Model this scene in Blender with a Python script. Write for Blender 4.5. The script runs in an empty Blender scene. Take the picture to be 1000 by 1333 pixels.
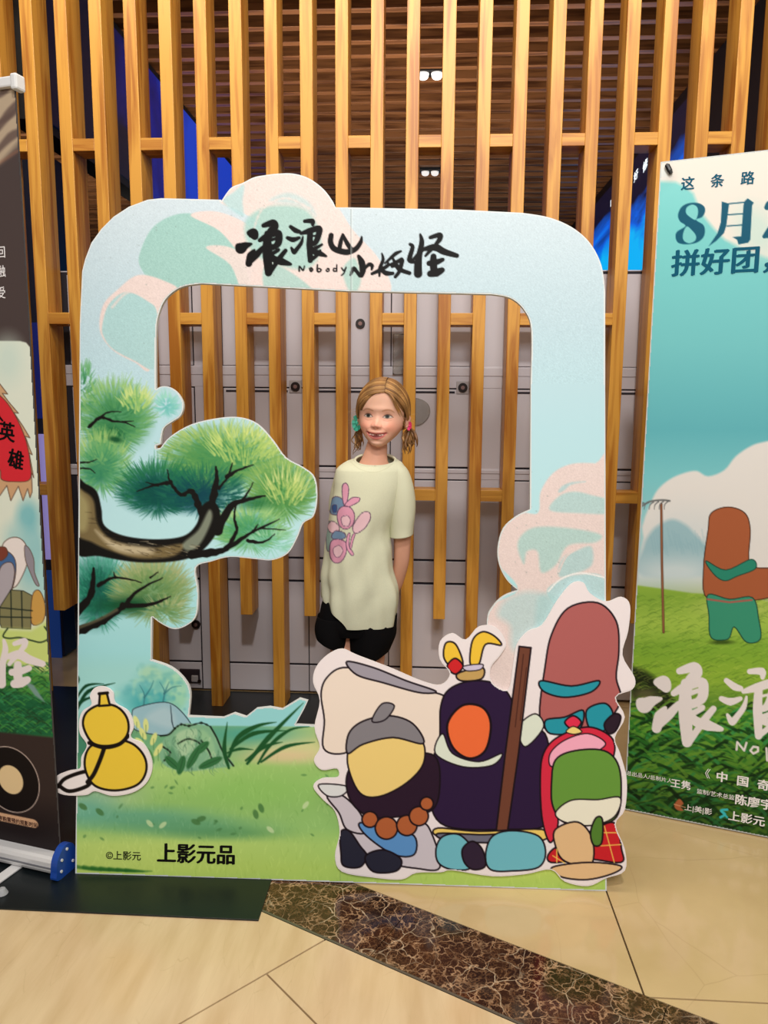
import bpy, bmesh, math, random
import numpy as np
from mathutils import Vector, Matrix
from mathutils.geometry import tessellate_polygon
rng = np.random.RandomState(7); random.seed(7)
SC = bpy.context.scene; COL = SC.collection

# ------------------------------------------------------------------ camera (1000 x 1333 frame, focal 1000 px)
F, EYE = 1000.0, 1.28
_x = np.array([.9984, .0154, -.0547]); _d = np.array([-.0072, .9891, .1473])
_d /= np.linalg.norm(_d); _x -= _x.dot(_d) * _d; _x /= np.linalg.norm(_x)
_u = -_d; _y = np.cross(_u, _x); RM = np.array([_x, _y, _u])        # world = RM @ (right, down, forward)
CP = np.array([0, 0, EYE])
cam_d = bpy.data.cameras.new('camera'); cam = bpy.data.objects.new('camera', cam_d); COL.objects.link(cam)
cam_d.sensor_fit = 'HORIZONTAL'; cam_d.sensor_width = 36; cam_d.lens = 36; cam_d.clip_start = .02
m4 = Matrix.Identity(4)
for i, v in enumerate((RM @ [1, 0, 0], RM @ [0, -1, 0], RM @ [0, 0, -1])):
    for j in range(3): m4[j][i] = v[j]
m4.translation = Vector(CP); cam.matrix_world = m4; SC.camera = cam

# ------------------------------------------------------------------ world, lights, exposure
SC.view_settings.view_transform = 'Standard'; SC.view_settings.look = 'None'
SC.view_settings.exposure = 0.0; SC.view_settings.gamma = 1; SC.view_settings.use_curve_mapping = False
W = bpy.data.worlds.new('hall'); SC.world = W; W.use_nodes = True
W.node_tree.nodes['Background'].inputs[0].default_value = (1, .96, .92, 1)
W.node_tree.nodes['Background'].inputs[1].default_value = .27

def area(name, loc, target, size, power, col=(1, .93, .84), sy=None):
    l = bpy.data.lights.new(name, 'AREA'); l.energy = power; l.color = col; l.size = size
    if sy: l.shape = 'RECTANGLE'; l.size_y = sy
    o = bpy.data.objects.new(name, l); COL.objects.link(o); o.location = loc
    o.rotation_euler = (Vector(target) - Vector(loc)).to_track_quat('-Z', 'Y').to_euler()
    return o
area('ceiling_downlight', (.15, -.6, 4.3), (0, 2.6, .6), .22, 72, (1, .96, .90))
area('front_fill', (.3, -1.6, 3.4), (0, 2.4, 1.0), 1.6, 82, (1, .97, .93), 1.0)  # broad unseen fill, added to lift the lower fronts
area('cove_light', (-.1, 1.9, 3.4), (0, 3.0, 2.2), 3.4, 50, (1, .90, .74), .25)
area('side_baffle_fill', (-3.3, 6.0, 1.5), (-3.3, 7.0, 3.3), 1.4, 45, (1, .9, .8))  # added upward fill so the left baffles show, no visible source
area('baffle_fill', (-.2, 4.6, 1.7), (0, 5.6, 3.3), 1.8, 60, (1, .86, .74))  # unseen fill added below the baffles to brighten their undersides

# ------------------------------------------------------------------ pixel -> place helpers
def ray(x, y): return RM @ np.array([(x - 500) / F, (y - 666.5) / F, 1.0])
def on_floor(x, y, z=0.0): r = ray(x, y); return CP + r * ((z - EYE) / r[2])
def on_y(x, y, Y): r = ray(x, y); return CP + r * (Y / r[1])
class Plane:
    """a vertical or leaning surface standing on the floor; u runs along it, v up it"""
    def __init__(s, a, b, lean=0.0):
        s.a = np.array(a, float); u = np.array(b, float) - s.a; s.u = u / np.linalg.norm(u)
        back = np.cross([0, 0, 1], s.u); t = math.radians(lean)
        s.v = math.cos(t) * np.array([0, 0, 1]) + math.sin(t) * back; s.n = np.cross(s.u, s.v)   # n faces the front
    def px(s, x, y, off=0.0):
        a = s.a + s.n * off; r = ray(x, y); return CP + r * ((a - CP).dot(s.n) / r.dot(s.n))
    def uv(s, x, y): p = s.px(x, y) - s.a; return p.dot(s.u), p.dot(s.v)
    def at(s, u, v, off=0.0): return s.a + s.u * u + s.v * v + s.n * off
    def grid(s, X, Y, off):
        rx = (X - 500) / F; ry = (Y - 666.5) / F
        R = rx[..., None] * RM[:, 0] + ry[..., None] * RM[:, 1] + RM[:, 2]
        a = s.a + s.n * off; return CP + R * ((a - CP).dot(s.n) / (R @ s.n))[..., None]

# ------------------------------------------------------------------ materials
def lin(c):
    c = np.asarray(c, float) / 255.0
    return np.where(c <= .04045, c / 12.92, ((c + .055) / 1.055) ** 2.4)
def rgba(c): l = lin(c); return (float(l[0]), float(l[1]), float(l[2]), 1)
MATS = {}
def mat(name, col=(200, 200, 200), rough=.5, metal=0.0, spec=.5, emit=None, es=1.0, noise=None, bump=0, attr=False, coat=0, trans=0):
    if name in MATS: return MATS[name]
    m = bpy.data.materials.new(name); m.use_nodes = True; nt = m.node_tree; b = nt.nodes['Principled BSDF']
    b.inputs['Base Color'].default_value = rgba(col); b.inputs['Roughness'].default_value = rough
    b.inputs['Metallic'].default_value = metal; b.inputs['Specular IOR Level'].default_value = spec
    b.inputs['Coat Weight'].default_value = coat; b.inputs['Transmission Weight'].default_value = trans
    if emit: b.inputs['Emission Color'].default_value = rgba(emit); b.inputs['Emission Strength'].default_value = es
    if attr:
        a = nt.nodes.new('ShaderNodeAttribute'); a.attribute_name = 'Col'; nt.links.new(a.outputs['Color'], b.inputs['Base Color'])
    if noise:                                     # noise = (scale xyz, second colour, detail scale)
        tc = nt.nodes.new('ShaderNodeTexCoord'); mp = nt.nodes.new('ShaderNodeMapping'); n = nt.nodes.new('ShaderNodeTexNoise')
        mp.inputs['Scale'].default_value = noise[0]; n.inputs['Scale'].default_value = noise[2]; n.inputs['Detail'].default_value = 6
        r = nt.nodes.new('ShaderNodeValToRGB'); r.color_ramp.elements[0].position = .35; r.color_ramp.elements[1].position = .68
        r.color_ramp.elements[0].color = rgba(noise[1]); r.color_ramp.elements[1].color = rgba(col)
        nt.links.new(tc.outputs['Object'], mp.inputs[0]); nt.links.new(mp.outputs[0], n.inputs[0])
        nt.links.new(n.outputs[0], r.inputs[0]); nt.links.new(r.outputs[0], b.inputs['Base Color'])
        if bump:
            bp = nt.nodes.new('ShaderNodeBump'); bp.inputs['Strength'].default_value = bump; bp.inputs['Distance'].default_value = .002
            nt.links.new(n.outputs[0], bp.inputs['Height']); nt.links.new(bp.outputs[0], b.inputs['Normal'])
    MATS[name] = m; return m

def wood_mat(name, light, dark, axis, rough=.42):
    m = bpy.data.materials.new(name); m.use_nodes = True; nt = m.node_tree; b = nt.nodes['Principled BSDF']; L = nt.links.new
    b.inputs['Roughness'].default_value = rough
    tc = nt.nodes.new('ShaderNodeTexCoord'); oi = nt.nodes.new('ShaderNodeObjectInfo'); add = nt.nodes.new('ShaderNodeVectorMath')
    sc = nt.nodes.new('ShaderNodeVectorMath'); sc.operation = 'SCALE'; sc.inputs['Scale'].default_value = 7.0
    comb = nt.nodes.new('ShaderNodeCombineXYZ')
    for i in range(3): L(oi.outputs['Random'], comb.inputs[i])
    L(comb.outputs[0], sc.inputs[0]); L(tc.outputs['Object'], add.inputs[0]); L(sc.outputs[0], add.inputs[1])
    mp = nt.nodes.new('ShaderNodeMapping'); s = [26, 26, 26]; s[axis] = 1.5; mp.inputs['Scale'].default_value = s; L(add.outputs[0], mp.inputs[0])
    n = nt.nodes.new('ShaderNodeTexNoise'); n.inputs['Scale'].default_value = 1.6; n.inputs['Detail'].default_value = 5; n.inputs['Distortion'].default_value = .8
    L(mp.outputs[0], n.inputs[0])
    mp2 = nt.nodes.new('ShaderNodeMapping'); s = [9, 9, 9]; s[axis] = 1.1; mp2.inputs['Scale'].default_value = s; L(add.outputs[0], mp2.inputs[0])
    wv = nt.nodes.new('ShaderNodeTexNoise'); wv.inputs['Scale'].default_value = 1.0; wv.inputs['Detail'].default_value = 2; L(mp2.outputs[0], wv.inputs[0])
    mul = nt.nodes.new('ShaderNodeMath'); mul.operation = 'MULTIPLY'; mul.inputs[1].default_value = 17; L(wv.outputs[0], mul.inputs[0])
    fr = nt.nodes.new('ShaderNodeMath'); fr.operation = 'SINE'; L(mul.outputs[0], fr.inputs[0])
    mx = nt.nodes.new('ShaderNodeMath'); mx.operation = 'MULTIPLY_ADD'; mx.inputs[1].default_value = .09; L(fr.outputs[0], mx.inputs[0]); L(n.outputs[0], mx.inputs[2])
    r = nt.nodes.new('ShaderNodeValToRGB'); e = r.color_ramp.elements; e[0].position = .34; e[1].position = .6
    e[0].color = rgba(dark); e[1].color = rgba(light); L(mx.outputs[0], r.inputs[0]); L(r.outputs[0], b.inputs['Base Color'])
    MATS[name] = m; return m
oak = wood_mat('oak_upright', (205, 147, 58), (162, 98, 24), 2)
oak_x = wood_mat('oak_crossbar', (205, 147, 58), (162, 98, 24), 0)
walnut = wood_mat('brown_baffle', (138, 92, 56), (84, 50, 28), 0, .4)
print_m = mat('printed_board', rough=.5, spec=.10, attr=True)
vinyl_m = mat('printed_vinyl', rough=.4, spec=.14, attr=True)
foam_m = mat('foam_board', (216, 222, 222), .6)
cut_m = mat('white_foam_board', (236, 228, 228), .6)

# ------------------------------------------------------------------ object helpers
def tag(o, label=None, cat=None, group=None, kind=None):
    if label: o['label'] = label
    if cat: o['category'] = cat
    if group: o['group'] = group
    if kind: o['kind'] = kind
    return o
def empty(name, loc, label, cat, group=None):
    o = bpy.data.objects.new(name, None); COL.objects.link(o); o.location = loc; o.empty_display_size = .1
    return tag(o, label, cat, group)
def link(name, me, m=None, parent=None):
    o = bpy.data.objects.new(name, me); COL.objects.link(o)
    if m: me.materials.clear(); me.materials.append(m)
    if parent is not None:
        o.parent = parent
        p, off = parent, Vector((0, 0, 0))
        while p is not None: off += p.location; p = p.parent
        o.location = -off                          # mesh data is in world coordinates
    return o
def py_mesh(name, verts, faces, m=None, parent=None, smooth=False, cols=None):
    me = bpy.data.meshes.new(name); me.from_pydata([tuple(map(float, v)) for v in verts], [], [tuple(map(int, f)) for f in faces])
    if smooth: me.polygons.foreach_set('use_smooth', [True] * len(me.polygons))
    if cols is not None:
        a = me.color_attributes.new('Col', 'FLOAT_COLOR', 'POINT')
        a.data.foreach_set('color', np.c_[cols, np.ones(len(cols))].astype('f').ravel())
    me.update(); return link(name, me, m, parent)
def bm_obj(name, bm, m=None, parent=None, smooth=False):
    me = bpy.data.meshes.new(name); bmesh.ops.recalc_face_normals(bm, faces=bm.faces); bm.to_mesh(me); bm.free()
    if smooth: me.polygons.foreach_set('use_smooth', [True] * len(me.polygons))
    return link(name, me, m, parent)
def add_box(bm, lo, hi, bev=0.0, M=None):
    vs = [bm.verts.new((x, y, z)) for x in (lo[0], hi[0]) for y in (lo[1], hi[1]) for z in (lo[2], hi[2])]
    fs = [bm.faces.new([vs[i] for i in f]) for f in ((0, 1, 3, 2), (4, 6, 7, 5), (0, 4, 5, 1), (2, 3, 7, 6), (0, 2, 6, 4), (1, 5, 7, 3))]
    if bev:
        r = bmesh.ops.bevel(bm, geom=list({e for f in fs for e in f.edges}), offset=bev, segments=2, affect='EDGES', profile=.5)
        vs = list({v for f in r['faces'] for v in f.verts} | {v for v in vs if v.is_valid})
    if M is not None: bmesh.ops.transform(bm, matrix=M, verts=[v for v in vs if v.is_valid])
def box(name, lo, hi, m, parent=None, bev=0.0, M=None):
    """box whose origin is its own centre, so that one mesh can be moved"""
    bm = bmesh.new(); add_box(bm, lo, hi, bev, M); return bm_obj(name, bm, m, parent)
def frame_M(p, u, v, n):
    M = Matrix.Identity(4)
    for i, a in enumerate((u, v, n)):
        for j in range(3): M[j][i] = a[j]
    M.translation = Vector(p); return M
def add_cyl(bm, p0, p1, r0, r1=None, n=16, caps=True):
    r1 = r0 if r1 is None else r1; p0, p1 = Vector(p0), Vector(p1); d = (p1 - p0).normalized()
    a = d.orthogonal().normalized(); b = d.cross(a); R = []
    for p, r in ((p0, r0), (p1, r1)):
        R.append([bm.verts.new(p + (a * math.cos(t) + b * math.sin(t)) * r) for t in (2 * math.pi * k / n for k in range(n))])
    for k in range(n): bm.faces.new((R[0][k], R[0][(k + 1) % n], R[1][(k + 1) % n], R[1][k]))
    if caps: bm.faces.new(R[0][::-1]); bm.faces.new(R[1])
def add_tube(bm, pts, rad, n=6, flat=1.0):
    pts = [Vector(p) for p in pts]; rings = []
    rad = rad if hasattr(rad, '__len__') else [rad] * len(pts)
    up = None
    for i, p in enumerate(pts):
        d = (pts[min(i + 1, len(pts) - 1)] - pts[max(i - 1, 0)]).normalized()
        a = d.orthogonal().normalized() if up is None else (up - d * up.dot(d)).normalized()
        up = a; b = d.cross(a)
        rings.append([bm.verts.new(p + a * math.cos(t) * rad[i] + b * math.sin(t) * rad[i] * flat) for t in (2 * math.pi * k / n for k in range(n))])
    for A, B in zip(rings, rings[1:]):
        for k in range(n): bm.faces.new((A[k], A[(k + 1) % n], B[(k + 1) % n], B[k]))
    bm.faces.new(rings[0][::-1]); bm.faces.new(rings[-1]); return rings
def loft(name, rings, m, parent, cap0=False, cap1=False, cols=None):
    n = len(rings[0]); V = [p for r in rings for p in r]; Fc = []
    for i in range(len(rings) - 1):
        for k in range(n): Fc.append((i * n + k, i * n + (k + 1) % n, (i + 1) * n + (k + 1) % n, (i + 1) * n + k))
    if cap0: Fc.append(tuple(range(n))[::-1])
    if cap1: Fc.append(tuple((len(rings) - 1) * n + k for k in range(n)))
    return py_mesh(name, V, Fc, m, parent, True, cols)

# ------------------------------------------------------------------ flat print painter (ink colours only)
def smooth(P, n=8, closed=True):
    P = np.array(P, float); k = len(P); out = []
    for i in range(k if closed else k - 1):
        g = lambda j: P[j % k] if closed else P[min(max(j, 0), k - 1)]
        p0, p1, p2, p3 = g(i - 1), g(i), g(i + 1), g(i + 2)
        for t in np.arange(n) / n:
            out.append(.5 * ((2 * p1) + (p2 - p0) * t + (2 * p0 - 5 * p1 + 4 * p2 - p3) * t * t + (3 * p1 - p0 - 3 * p2 + p3) * t ** 3))
    if not closed: out.append(P[-1])
    return np.array(out)
class Paint:
    def __init__(s, xs, ys, col):
        s.xs, s.ys = np.asarray(xs, float), np.asarray(ys, float); s.X, s.Y = np.meshgrid(s.xs, s.ys)
        s.C = np.zeros(s.X.shape + (3,)) + np.array(col, float)
    def _bb(s, x0, y0, x1, y1):
        return slice(*np.searchsorted(s.ys, (y0, y1))), slice(*np.searchsorted(s.xs, (x0, x1)))
    def _mix(s, bb, a, col):
        a = a[..., None]; s.C[bb] = s.C[bb] * (1 - a) + np.array(col, float) * a
    def sd(s, P, pad=3):
        P = np.array(P, float); bb = s._bb(P[:, 0].min() - pad, P[:, 1].min() - pad, P[:, 0].max() + pad, P[:, 1].max() + pad)
        X, Y = s.X[bb], s.Y[bb]
        if X.size == 0: return bb, X
        d = np.full(X.shape, 1e9); ins = np.zeros(X.shape, bool)
        for (ax, ay), (bx, by) in zip(P, np.roll(P, -1, 0)):
            ex, ey = bx - ax, by - ay; wx, wy = X - ax, Y - ay
            t = np.clip((wx * ex + wy * ey) / (ex * ex + ey * ey + 1e-9), 0, 1)
            d = np.minimum(d, (wx - ex * t) ** 2 + (wy - ey * t) ** 2)
            if ay != by: ins ^= ((ay > Y) != (by > Y)) & (X < ex * (Y - ay) / (by - ay) + ax)
        return bb, np.where(ins, -1, 1) * np.sqrt(d)
    def poly(s, P, col, a=1.0, soft=.6, outline=0, oc=(25, 18, 20)):
        bb, d = s.sd(P, soft + 2 + outline)
        if d.size == 0: return
        s._mix(bb, a * np.clip(.5 - d / (2 * soft), 0, 1), col)
        if outline: s._mix(bb, np.clip(outline / 2 - np.abs(d) + .5, 0, 1), oc)
    def line(s, P, w, col, a=1.0, soft=.55):
        P = np.array(P, float); w = np.broadcast_to(np.array(w, float), (len(P),)); pad = w.max() / 2 + soft + 1
        bb = s._bb(P[:, 0].min() - pad, P[:, 1].min() - pad, P[:, 0].max() + pad, P[:, 1].max() + pad); X, Y = s.X[bb], s.Y[bb]
        if X.size == 0: return
        d = np.full(X.shape, 1e9)
        for i in range(len(P) - 1):
            (ax, ay), (bx, by) = P[i], P[i + 1]; ex, ey = bx - ax, by - ay
            t = np.clip(((X - ax) * ex + (Y - ay) * ey) / (ex * ex + ey * ey + 1e-9), 0, 1)
            d = np.minimum(d, np.hypot(X - ax - ex * t, Y - ay - ey * t) - (w[i] + (w[i + 1] - w[i]) * t) / 2)
        s._mix(bb, a * np.clip(.5 - d / (2 * soft), 0, 1), col)
    def blob(s, cx, cy, rx, ry, col, a=1.0, soft=.3, rot=0.0):
        R = max(rx, ry) * (1 + soft) + 2; bb = s._bb(cx - R, cy - R, cx + R, cy + R); X, Y = s.X[bb] - cx, s.Y[bb] - cy
        if X.size == 0: return
        c, q = math.cos(rot), math.sin(rot); r = np.hypot((X * c + Y * q) / rx, (-X * q + Y * c) / ry)
        s._mix(bb, a * np.clip((1 + soft - r) / (2 * soft + 1e-6), 0, 1) ** 1.3, col)
    def vgrad(s, stops, bb=None):
        ys = [p[0] for p in stops]; C = np.stack([np.interp(s.ys, ys, [p[1][k] for p in stops]) for k in range(3)], -1)
        s.C[:] = C[:, None, :]
    def speckle(s, amp, mask=None):
        n = rng.normal(0, amp, s.X.shape)[..., None]; s.C += n if mask is None else n * mask[..., None]
    def tuft(s, cx, cy, rx, ry, n, ln, dark, mid, light, up=.75, w=1.5, a=.55):
        """a rounded cluster of pine needles fanning outward, dark inside, light outside"""
        R = np.sqrt(rng.rand(n)); R.sort(); th = rng.rand(n) * 2 * math.pi
        for r, t in zip(R, th):
            x, y = cx + rx * r * math.cos(t), cy + ry * r * math.sin(t)
            k = r * .6 + .4 * (.5 - .5 * math.sin(t) * r) + rng.normal(0, .09); k = min(max(k, 0), 1)
            c = np.array(dark) + (np.array(mid) - dark) * min(k / .55, 1) if k < .55 else np.array(mid, float) + (np.array(light, float) - mid) * (k - .55) / .45
            q = math.atan2(math.sin(t) * ry - ry * up, math.cos(t) * rx) + rng.normal(0, .16); l = ln * (.6 + .7 * rng.rand())
            s.line([(x, y), (x + l * math.cos(q), y + l * math.sin(q))], [w * 1.5, w * .25], c, a)
def print_face(name, pl, P, mask_poly, off, m, parent, holes=(), shrink=.6):
    """the ink layer: a fine sheet lying on its board, coloured point by point"""
    inside = np.zeros(P.X.shape, bool)
    for k, poly in enumerate([mask_poly] + list(holes)):
        poly = np.array(poly, float); c = np.zeros(P.X.shape, bool)
        for (ax, ay), (bx, by) in zip(poly, np.roll(poly, -1, 0)):
            if ay != by: c ^= ((ay > P.Y) != (by > P.Y)) & (P.X < (bx - ax) * (P.Y - ay) / (by - ay) + ax)
        inside = c if k == 0 else inside & ~c
    for _ in range(1 if shrink > .5 else 0):
        e = inside.copy(); e[1:] &= inside[:-1]; e[:-1] &= inside[1:]; e[:, 1:] &= inside[:, :-1]; e[:, :-1] &= inside[:, 1:]; inside = e
    V = pl.grid(P.X, P.Y, off); cell = inside[:-1, :-1] & inside[1:, :-1] & inside[:-1, 1:] & inside[1:, 1:]
    ids = -np.ones(inside.shape, int); used = np.zeros(inside.shape, bool)
    for a in (slice(0, -1), slice(1, None)):
        for b in (slice(0, -1), slice(1, None)): used[a, b] |= cell
    ids[used] = np.arange(used.sum()); v = V[used]; c = lin(np.clip(P.C[used], 0, 255))
    i, j = np.nonzero(cell); q = np.stack([ids[i, j], ids[i + 1, j], ids[i + 1, j + 1], ids[i, j + 1]], 1)
    me = bpy.data.meshes.new(name); me.vertices.add(len(v)); me.vertices.foreach_set('co', v.astype('f').ravel())
    me.loops.add(q.size); me.loops.foreach_set('vertex_index', q.astype('i').ravel())
    me.polygons.add(len(q)); me.polygons.foreach_set('loop_start', np.arange(0, q.size, 4, dtype='i'))
    try: me.polygons.foreach_set('loop_total', np.full(len(q), 4, 'i'))
    except Exception: pass
    at = me.color_attributes.new('Col', 'FLOAT_COLOR', 'POINT'); at.data.foreach_set('color', np.c_[c, np.ones(len(c))].astype('f').ravel())
    me.update(); me.validate(); return link(name, me, m, parent)
def board(name, pl, outline, thick, off, m, parent, holes=()):
    """a board cut to an outline, with its own thickness"""
    loops = [[pl.px(x, y, off) for x, y in np.array(lp)] for lp in [outline] + list(holes)]
    V = [p for lp in loops for p in lp]; N = len(V); tris = tessellate_polygon([[Vector((*[(p - pl.a).dot(q) for q in (pl.u, pl.v)], 0)) for p in lp] for lp in loops])
    V2 = V + [p - pl.n * thick for p in V]; Fc = []
    for t in tris: Fc.append(tuple(t)); Fc.append(tuple(i + N for i in reversed(t)))
    s = 0
    for lp in loops:
        n = len(lp)
        for k in range(n): a, b = s + k, s + (k + 1) % n; Fc.append((a, b, b + N, a + N))
        s += n
    bm = bmesh.new(); vs = [bm.verts.new(v) for v in V2]
    for f in Fc:
        try: bm.faces.new([vs[i] for i in f])
        except ValueError: pass
    return bm_obj(name, bm, m, parent)
def lettering(name, body, pl, px, py, h, m, parent, bold=0.0, off=.001, rot=0.0, align='LEFT', stretch=1.0):
    """flat lettering lying on a printed surface; h is the height of a full character in photograph pixels"""
    cu = bpy.data.curves.new(name, 'FONT'); cu.body = body; p = pl.px(px, py, off)
    depth = (RM.T @ (p - CP))[2]; cu.size = h * depth / F * 1.0; cu.extrude = .0002; cu.align_x = align
    cu.align_y = 'CENTER'; cu.resolution_u = 3; cu.materials.append(m)
    t_ = bpy.data.objects.new('tmp', cu); COL.objects.link(t_); bpy.context.view_layer.update()
    me = bpy.data.meshes.new_from_object(t_.evaluated_get(bpy.context.evaluated_depsgraph_get())); me.name = name
    bpy.data.objects.remove(t_)
    if bold:                                       # heavier weight: overlaid copies nudged apart
        bm = bmesh.new(); e = bold * cu.size
        for k_, (ox, oy) in enumerate(((0, 0), (e, 0), (-e, 0), (e * .5, e * .5), (-e * .5, -e * .5))):
            n0 = len(bm.verts); bm.from_mesh(me); bm.verts.ensure_lookup_table(); bmesh.ops.translate(bm, vec=(ox, oy, k_ * .00002), verts=bm.verts[n0:])
        bm.to_mesh(me); bm.free()
    o = bpy.data.objects.new(name, me); COL.objects.link(o)
    M = frame_M(p, pl.u, pl.v, pl.n) @ Matrix.Rotation(rot, 4, 'Z') @ Matrix.Diagonal((stretch, 1, 1, 1))
    if parent is not None:
        o.parent = parent; q, off_ = parent, Vector((0, 0, 0))
        while q is not None: off_ += q.location; q = q.parent
        M = Matrix.Translation(-off_) @ M
    o.matrix_local = M
    return o
# ================================================================== the setting
YS, YL = 3.0, 3.18                       # front of the slat screen, front of the lockers
dark_m = mat('dark_wall', (26, 22, 22), .8)
grout_m = mat('grout', (70, 60, 48), .8)
def stone_mat(name, a, b, veins, scale, rough=.12, vw=.03, rot=0):
    m = bpy.data.materials.new(name); m.use_nodes = True; nt = m.node_tree; p = nt.nodes['Principled BSDF']; L = nt.links.new
    tc = nt.nodes.new('ShaderNodeTexCoord'); mp = nt.nodes.new('ShaderNodeMapping'); mp.inputs['Rotation'].default_value = (0, 0, rot); mp.inputs['Scale'].default_value = scale
    L(tc.outputs['Object'], mp.inputs[0])
    n = nt.nodes.new('ShaderNodeTexNoise'); n.inputs['Scale'].default_value = 3; n.inputs['Detail'].default_value = 8; L(mp.outputs[0], n.inputs[0])
    r = nt.nodes.new('ShaderNodeValToRGB'); r.color_ramp.elements[0].position = .3; r.color_ramp.elements[1].position = .7
    r.color_ramp.elements[0].color = rgba(a); r.color_ramp.elements[1].color = rgba(b); L(n.outputs[0], r.inputs[0])
    out = r.outputs[0]
    for sc, w, c, amt in veins:                     # veins along the cell borders of a warped pattern
        n2 = nt.nodes.new('ShaderNodeTexNoise'); n2.inputs['Scale'].default_value = sc * .9; n2.inputs['Detail'].default_value = 3; L(mp.outputs[0], n2.inputs[0])
        ad = nt.nodes.new('ShaderNodeMix'); ad.data_type = 'VECTOR'; ad.inputs['Factor'].default_value = .05
        L(mp.outputs[0], ad.inputs[4]); L(n2.outputs['Color'], ad.inputs[5])
        v = nt.nodes.new('ShaderNodeTexVoronoi'); v.feature = 'DISTANCE_TO_EDGE'; v.inputs['Scale'].default_value = sc; L(ad.outputs[1], v.inputs[0])
        n3 = nt.nodes.new('ShaderNodeTexNoise'); n3.inputs['Scale'].default_value = sc * .5; L(mp.outputs[0], n3.inputs[0])
        mr = nt.nodes.new('ShaderNodeMapRange'); mr.inputs['From Min'].default_value = 0; mr.inputs['From Max'].default_value = w; mr.inputs['To Min'].default_value = 1; mr.inputs['To Max'].default_value = 0
        L(v.outputs['Distance'], mr.inputs[0])
        m3 = nt.nodes.new('ShaderNodeMapRange'); m3.inputs['From Min'].default_value = .34 if sc > 20 else .42; m3.inputs['From Max'].default_value = .56 if sc > 20 else .62; L(n3.outputs[0], m3.inputs[0])
        ml = nt.nodes.new('ShaderNodeMath'); ml.operation = 'MULTIPLY'; L(mr.outputs[0], ml.inputs[0]); L(m3.outputs[0], ml.inputs[1])
        ma = nt.nodes.new('ShaderNodeMath'); ma.operation = 'MULTIPLY'; ma.inputs[1].default_value = amt; L(ml.outputs[0], ma.inputs[0])
        mx = nt.nodes.new('ShaderNodeMix'); mx.data_type = 'RGBA'; L(ma.outputs[0], mx.inputs['Factor']); L(out, mx.inputs[6]); mx.inputs[7].default_value = rgba(c); out = mx.outputs[2]
    L(out, p.inputs['Base Color']); p.inputs['Roughness'].default_value = rough; MATS[name] = m; return m
beige_a = stone_mat('beige_marble_front', (206, 176, 134), (226, 200, 160), [(5, .012, (186, 156, 116), .35)], (6, 1.0, 1), .16, rot=-.62)
beige_b = stone_mat('beige_marble_back', (192, 164, 118), (212, 184, 138), [(3.5, .006, (160, 128, 86), .45)], (1, 1, 1), .1)
emper = stone_mat('dark_veined_marble', (14, 8, 6), (74, 44, 28), [(36, .07, (190, 150, 114), .9), (15, .022, (222, 196, 164), .9), (70, .10, (126, 88, 58), .8)], (1, 1, 1), .12)

floor = box('floor', (-6, -2.6, -.06), (6, 12.4, -.012), grout_m); tag(floor, kind='structure')
def clip(poly, a, b, c):
    """keep a*x + b*y >= c"""
    out = []
    for p, q in zip(poly, poly[1:] + poly[:1]):
        dp, dq = a * p[0] + b * p[1] - c, a * q[0] + b * q[1] - c
        if dp >= 0: out.append(p)
        if (dp >= 0) != (dq >= 0): t = dp / (dp - dq); out.append((p[0] + (q[0] - p[0]) * t, p[1] + (q[1] - p[1]) * t))
    return out
def slab(name, poly, m, z0=-.012, z1=0.0):
    if len(poly) < 3: return
    bm = bmesh.new(); a = [bm.verts.new((x, y, z1)) for x, y in poly]; b = [bm.verts.new((x, y, z0)) for x, y in poly]; n = len(poly)
    bm.faces.new(a); bm.faces.new(b[::-1])
    for k in range(n): bm.faces.new((a[k], b[k], b[(k + 1) % n], a[(k + 1) % n]))
    return bm_obj(name, bm, m, floor)
th = math.atan2(1.457 - 1.828, .621 + .094); dx, dy = math.cos(th), math.sin(th); nx, ny = -dy, dx      # band direction, normal to the back
c_up = nx * -.094 + ny * 1.828; c_lo = nx * -.08 + ny * 1.587
g = .0022
for i in range(-3, 3):
    for j in range(-1, 4):
        x0, y0 = .489 + .8 * i, 1.52 + .8 * j if j >= 0 else 1.52 - .8
        if j > 2: continue
        P_ = [(x0 + g, y0 + g), (x0 + .8 - g, y0 + g), (x0 + .8 - g, y0 + .8 - g), (x0 + g, y0 + .8 - g)]
        P_ = clip(P_, nx, ny, c_up + g)
        if len(P_) > 2: slab('floor_tile', P_, beige_b)
r2 = math.sqrt(.5)
for i in range(-3, 3):
    for j in range(-2, 3):
        q0 = -1.327 + .8 * j; p0 = .8436 + .8 * i - (.58 if j % 2 else 0)
        P_ = [((p_ + q_) * r2, (p_ - q_) * r2) for p_, q_ in ((p0 + g, q0 + g), (p0 + .8 - g, q0 + g), (p0 + .8 - g, q0 + .8 - g), (p0 + g, q0 + .8 - g))]
        if max(y for x, y in P_) < -.2: continue
        P_ = clip(P_, -nx, -ny, -(c_lo - .009))
        if len(P_) > 2: slab('floor_tile', P_[::-1], beige_a)
for k in range(-3, 4):
    s0 = .40 + .62 * k; P_ = []
    for s_, c_ in ((s0 + .001, c_lo), (s0 + .619, c_lo), (s0 + .619, c_up), (s0 + .001, c_up)): P_.append((dx * s_ + nx * c_, dy * s_ + ny * c_))
    slab('marble_border_tile', P_, emper)
P_ = [(dx * s_ + nx * c_, dy * s_ + ny * c_) for s_, c_ in ((-2, c_lo - .007), (2.6, c_lo - .007), (2.6, c_lo - .001), (-2, c_lo - .001))]
slab('border_strip', P_, mat('dull_steel', (120, 112, 98), .4, .6), z1=.0005)
slab('back_paving', [(-6, 3.93), (6, 3.93), (6, 12.4), (-6, 12.4)], mat('back_paving', (60, 54, 48), .3))

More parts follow.
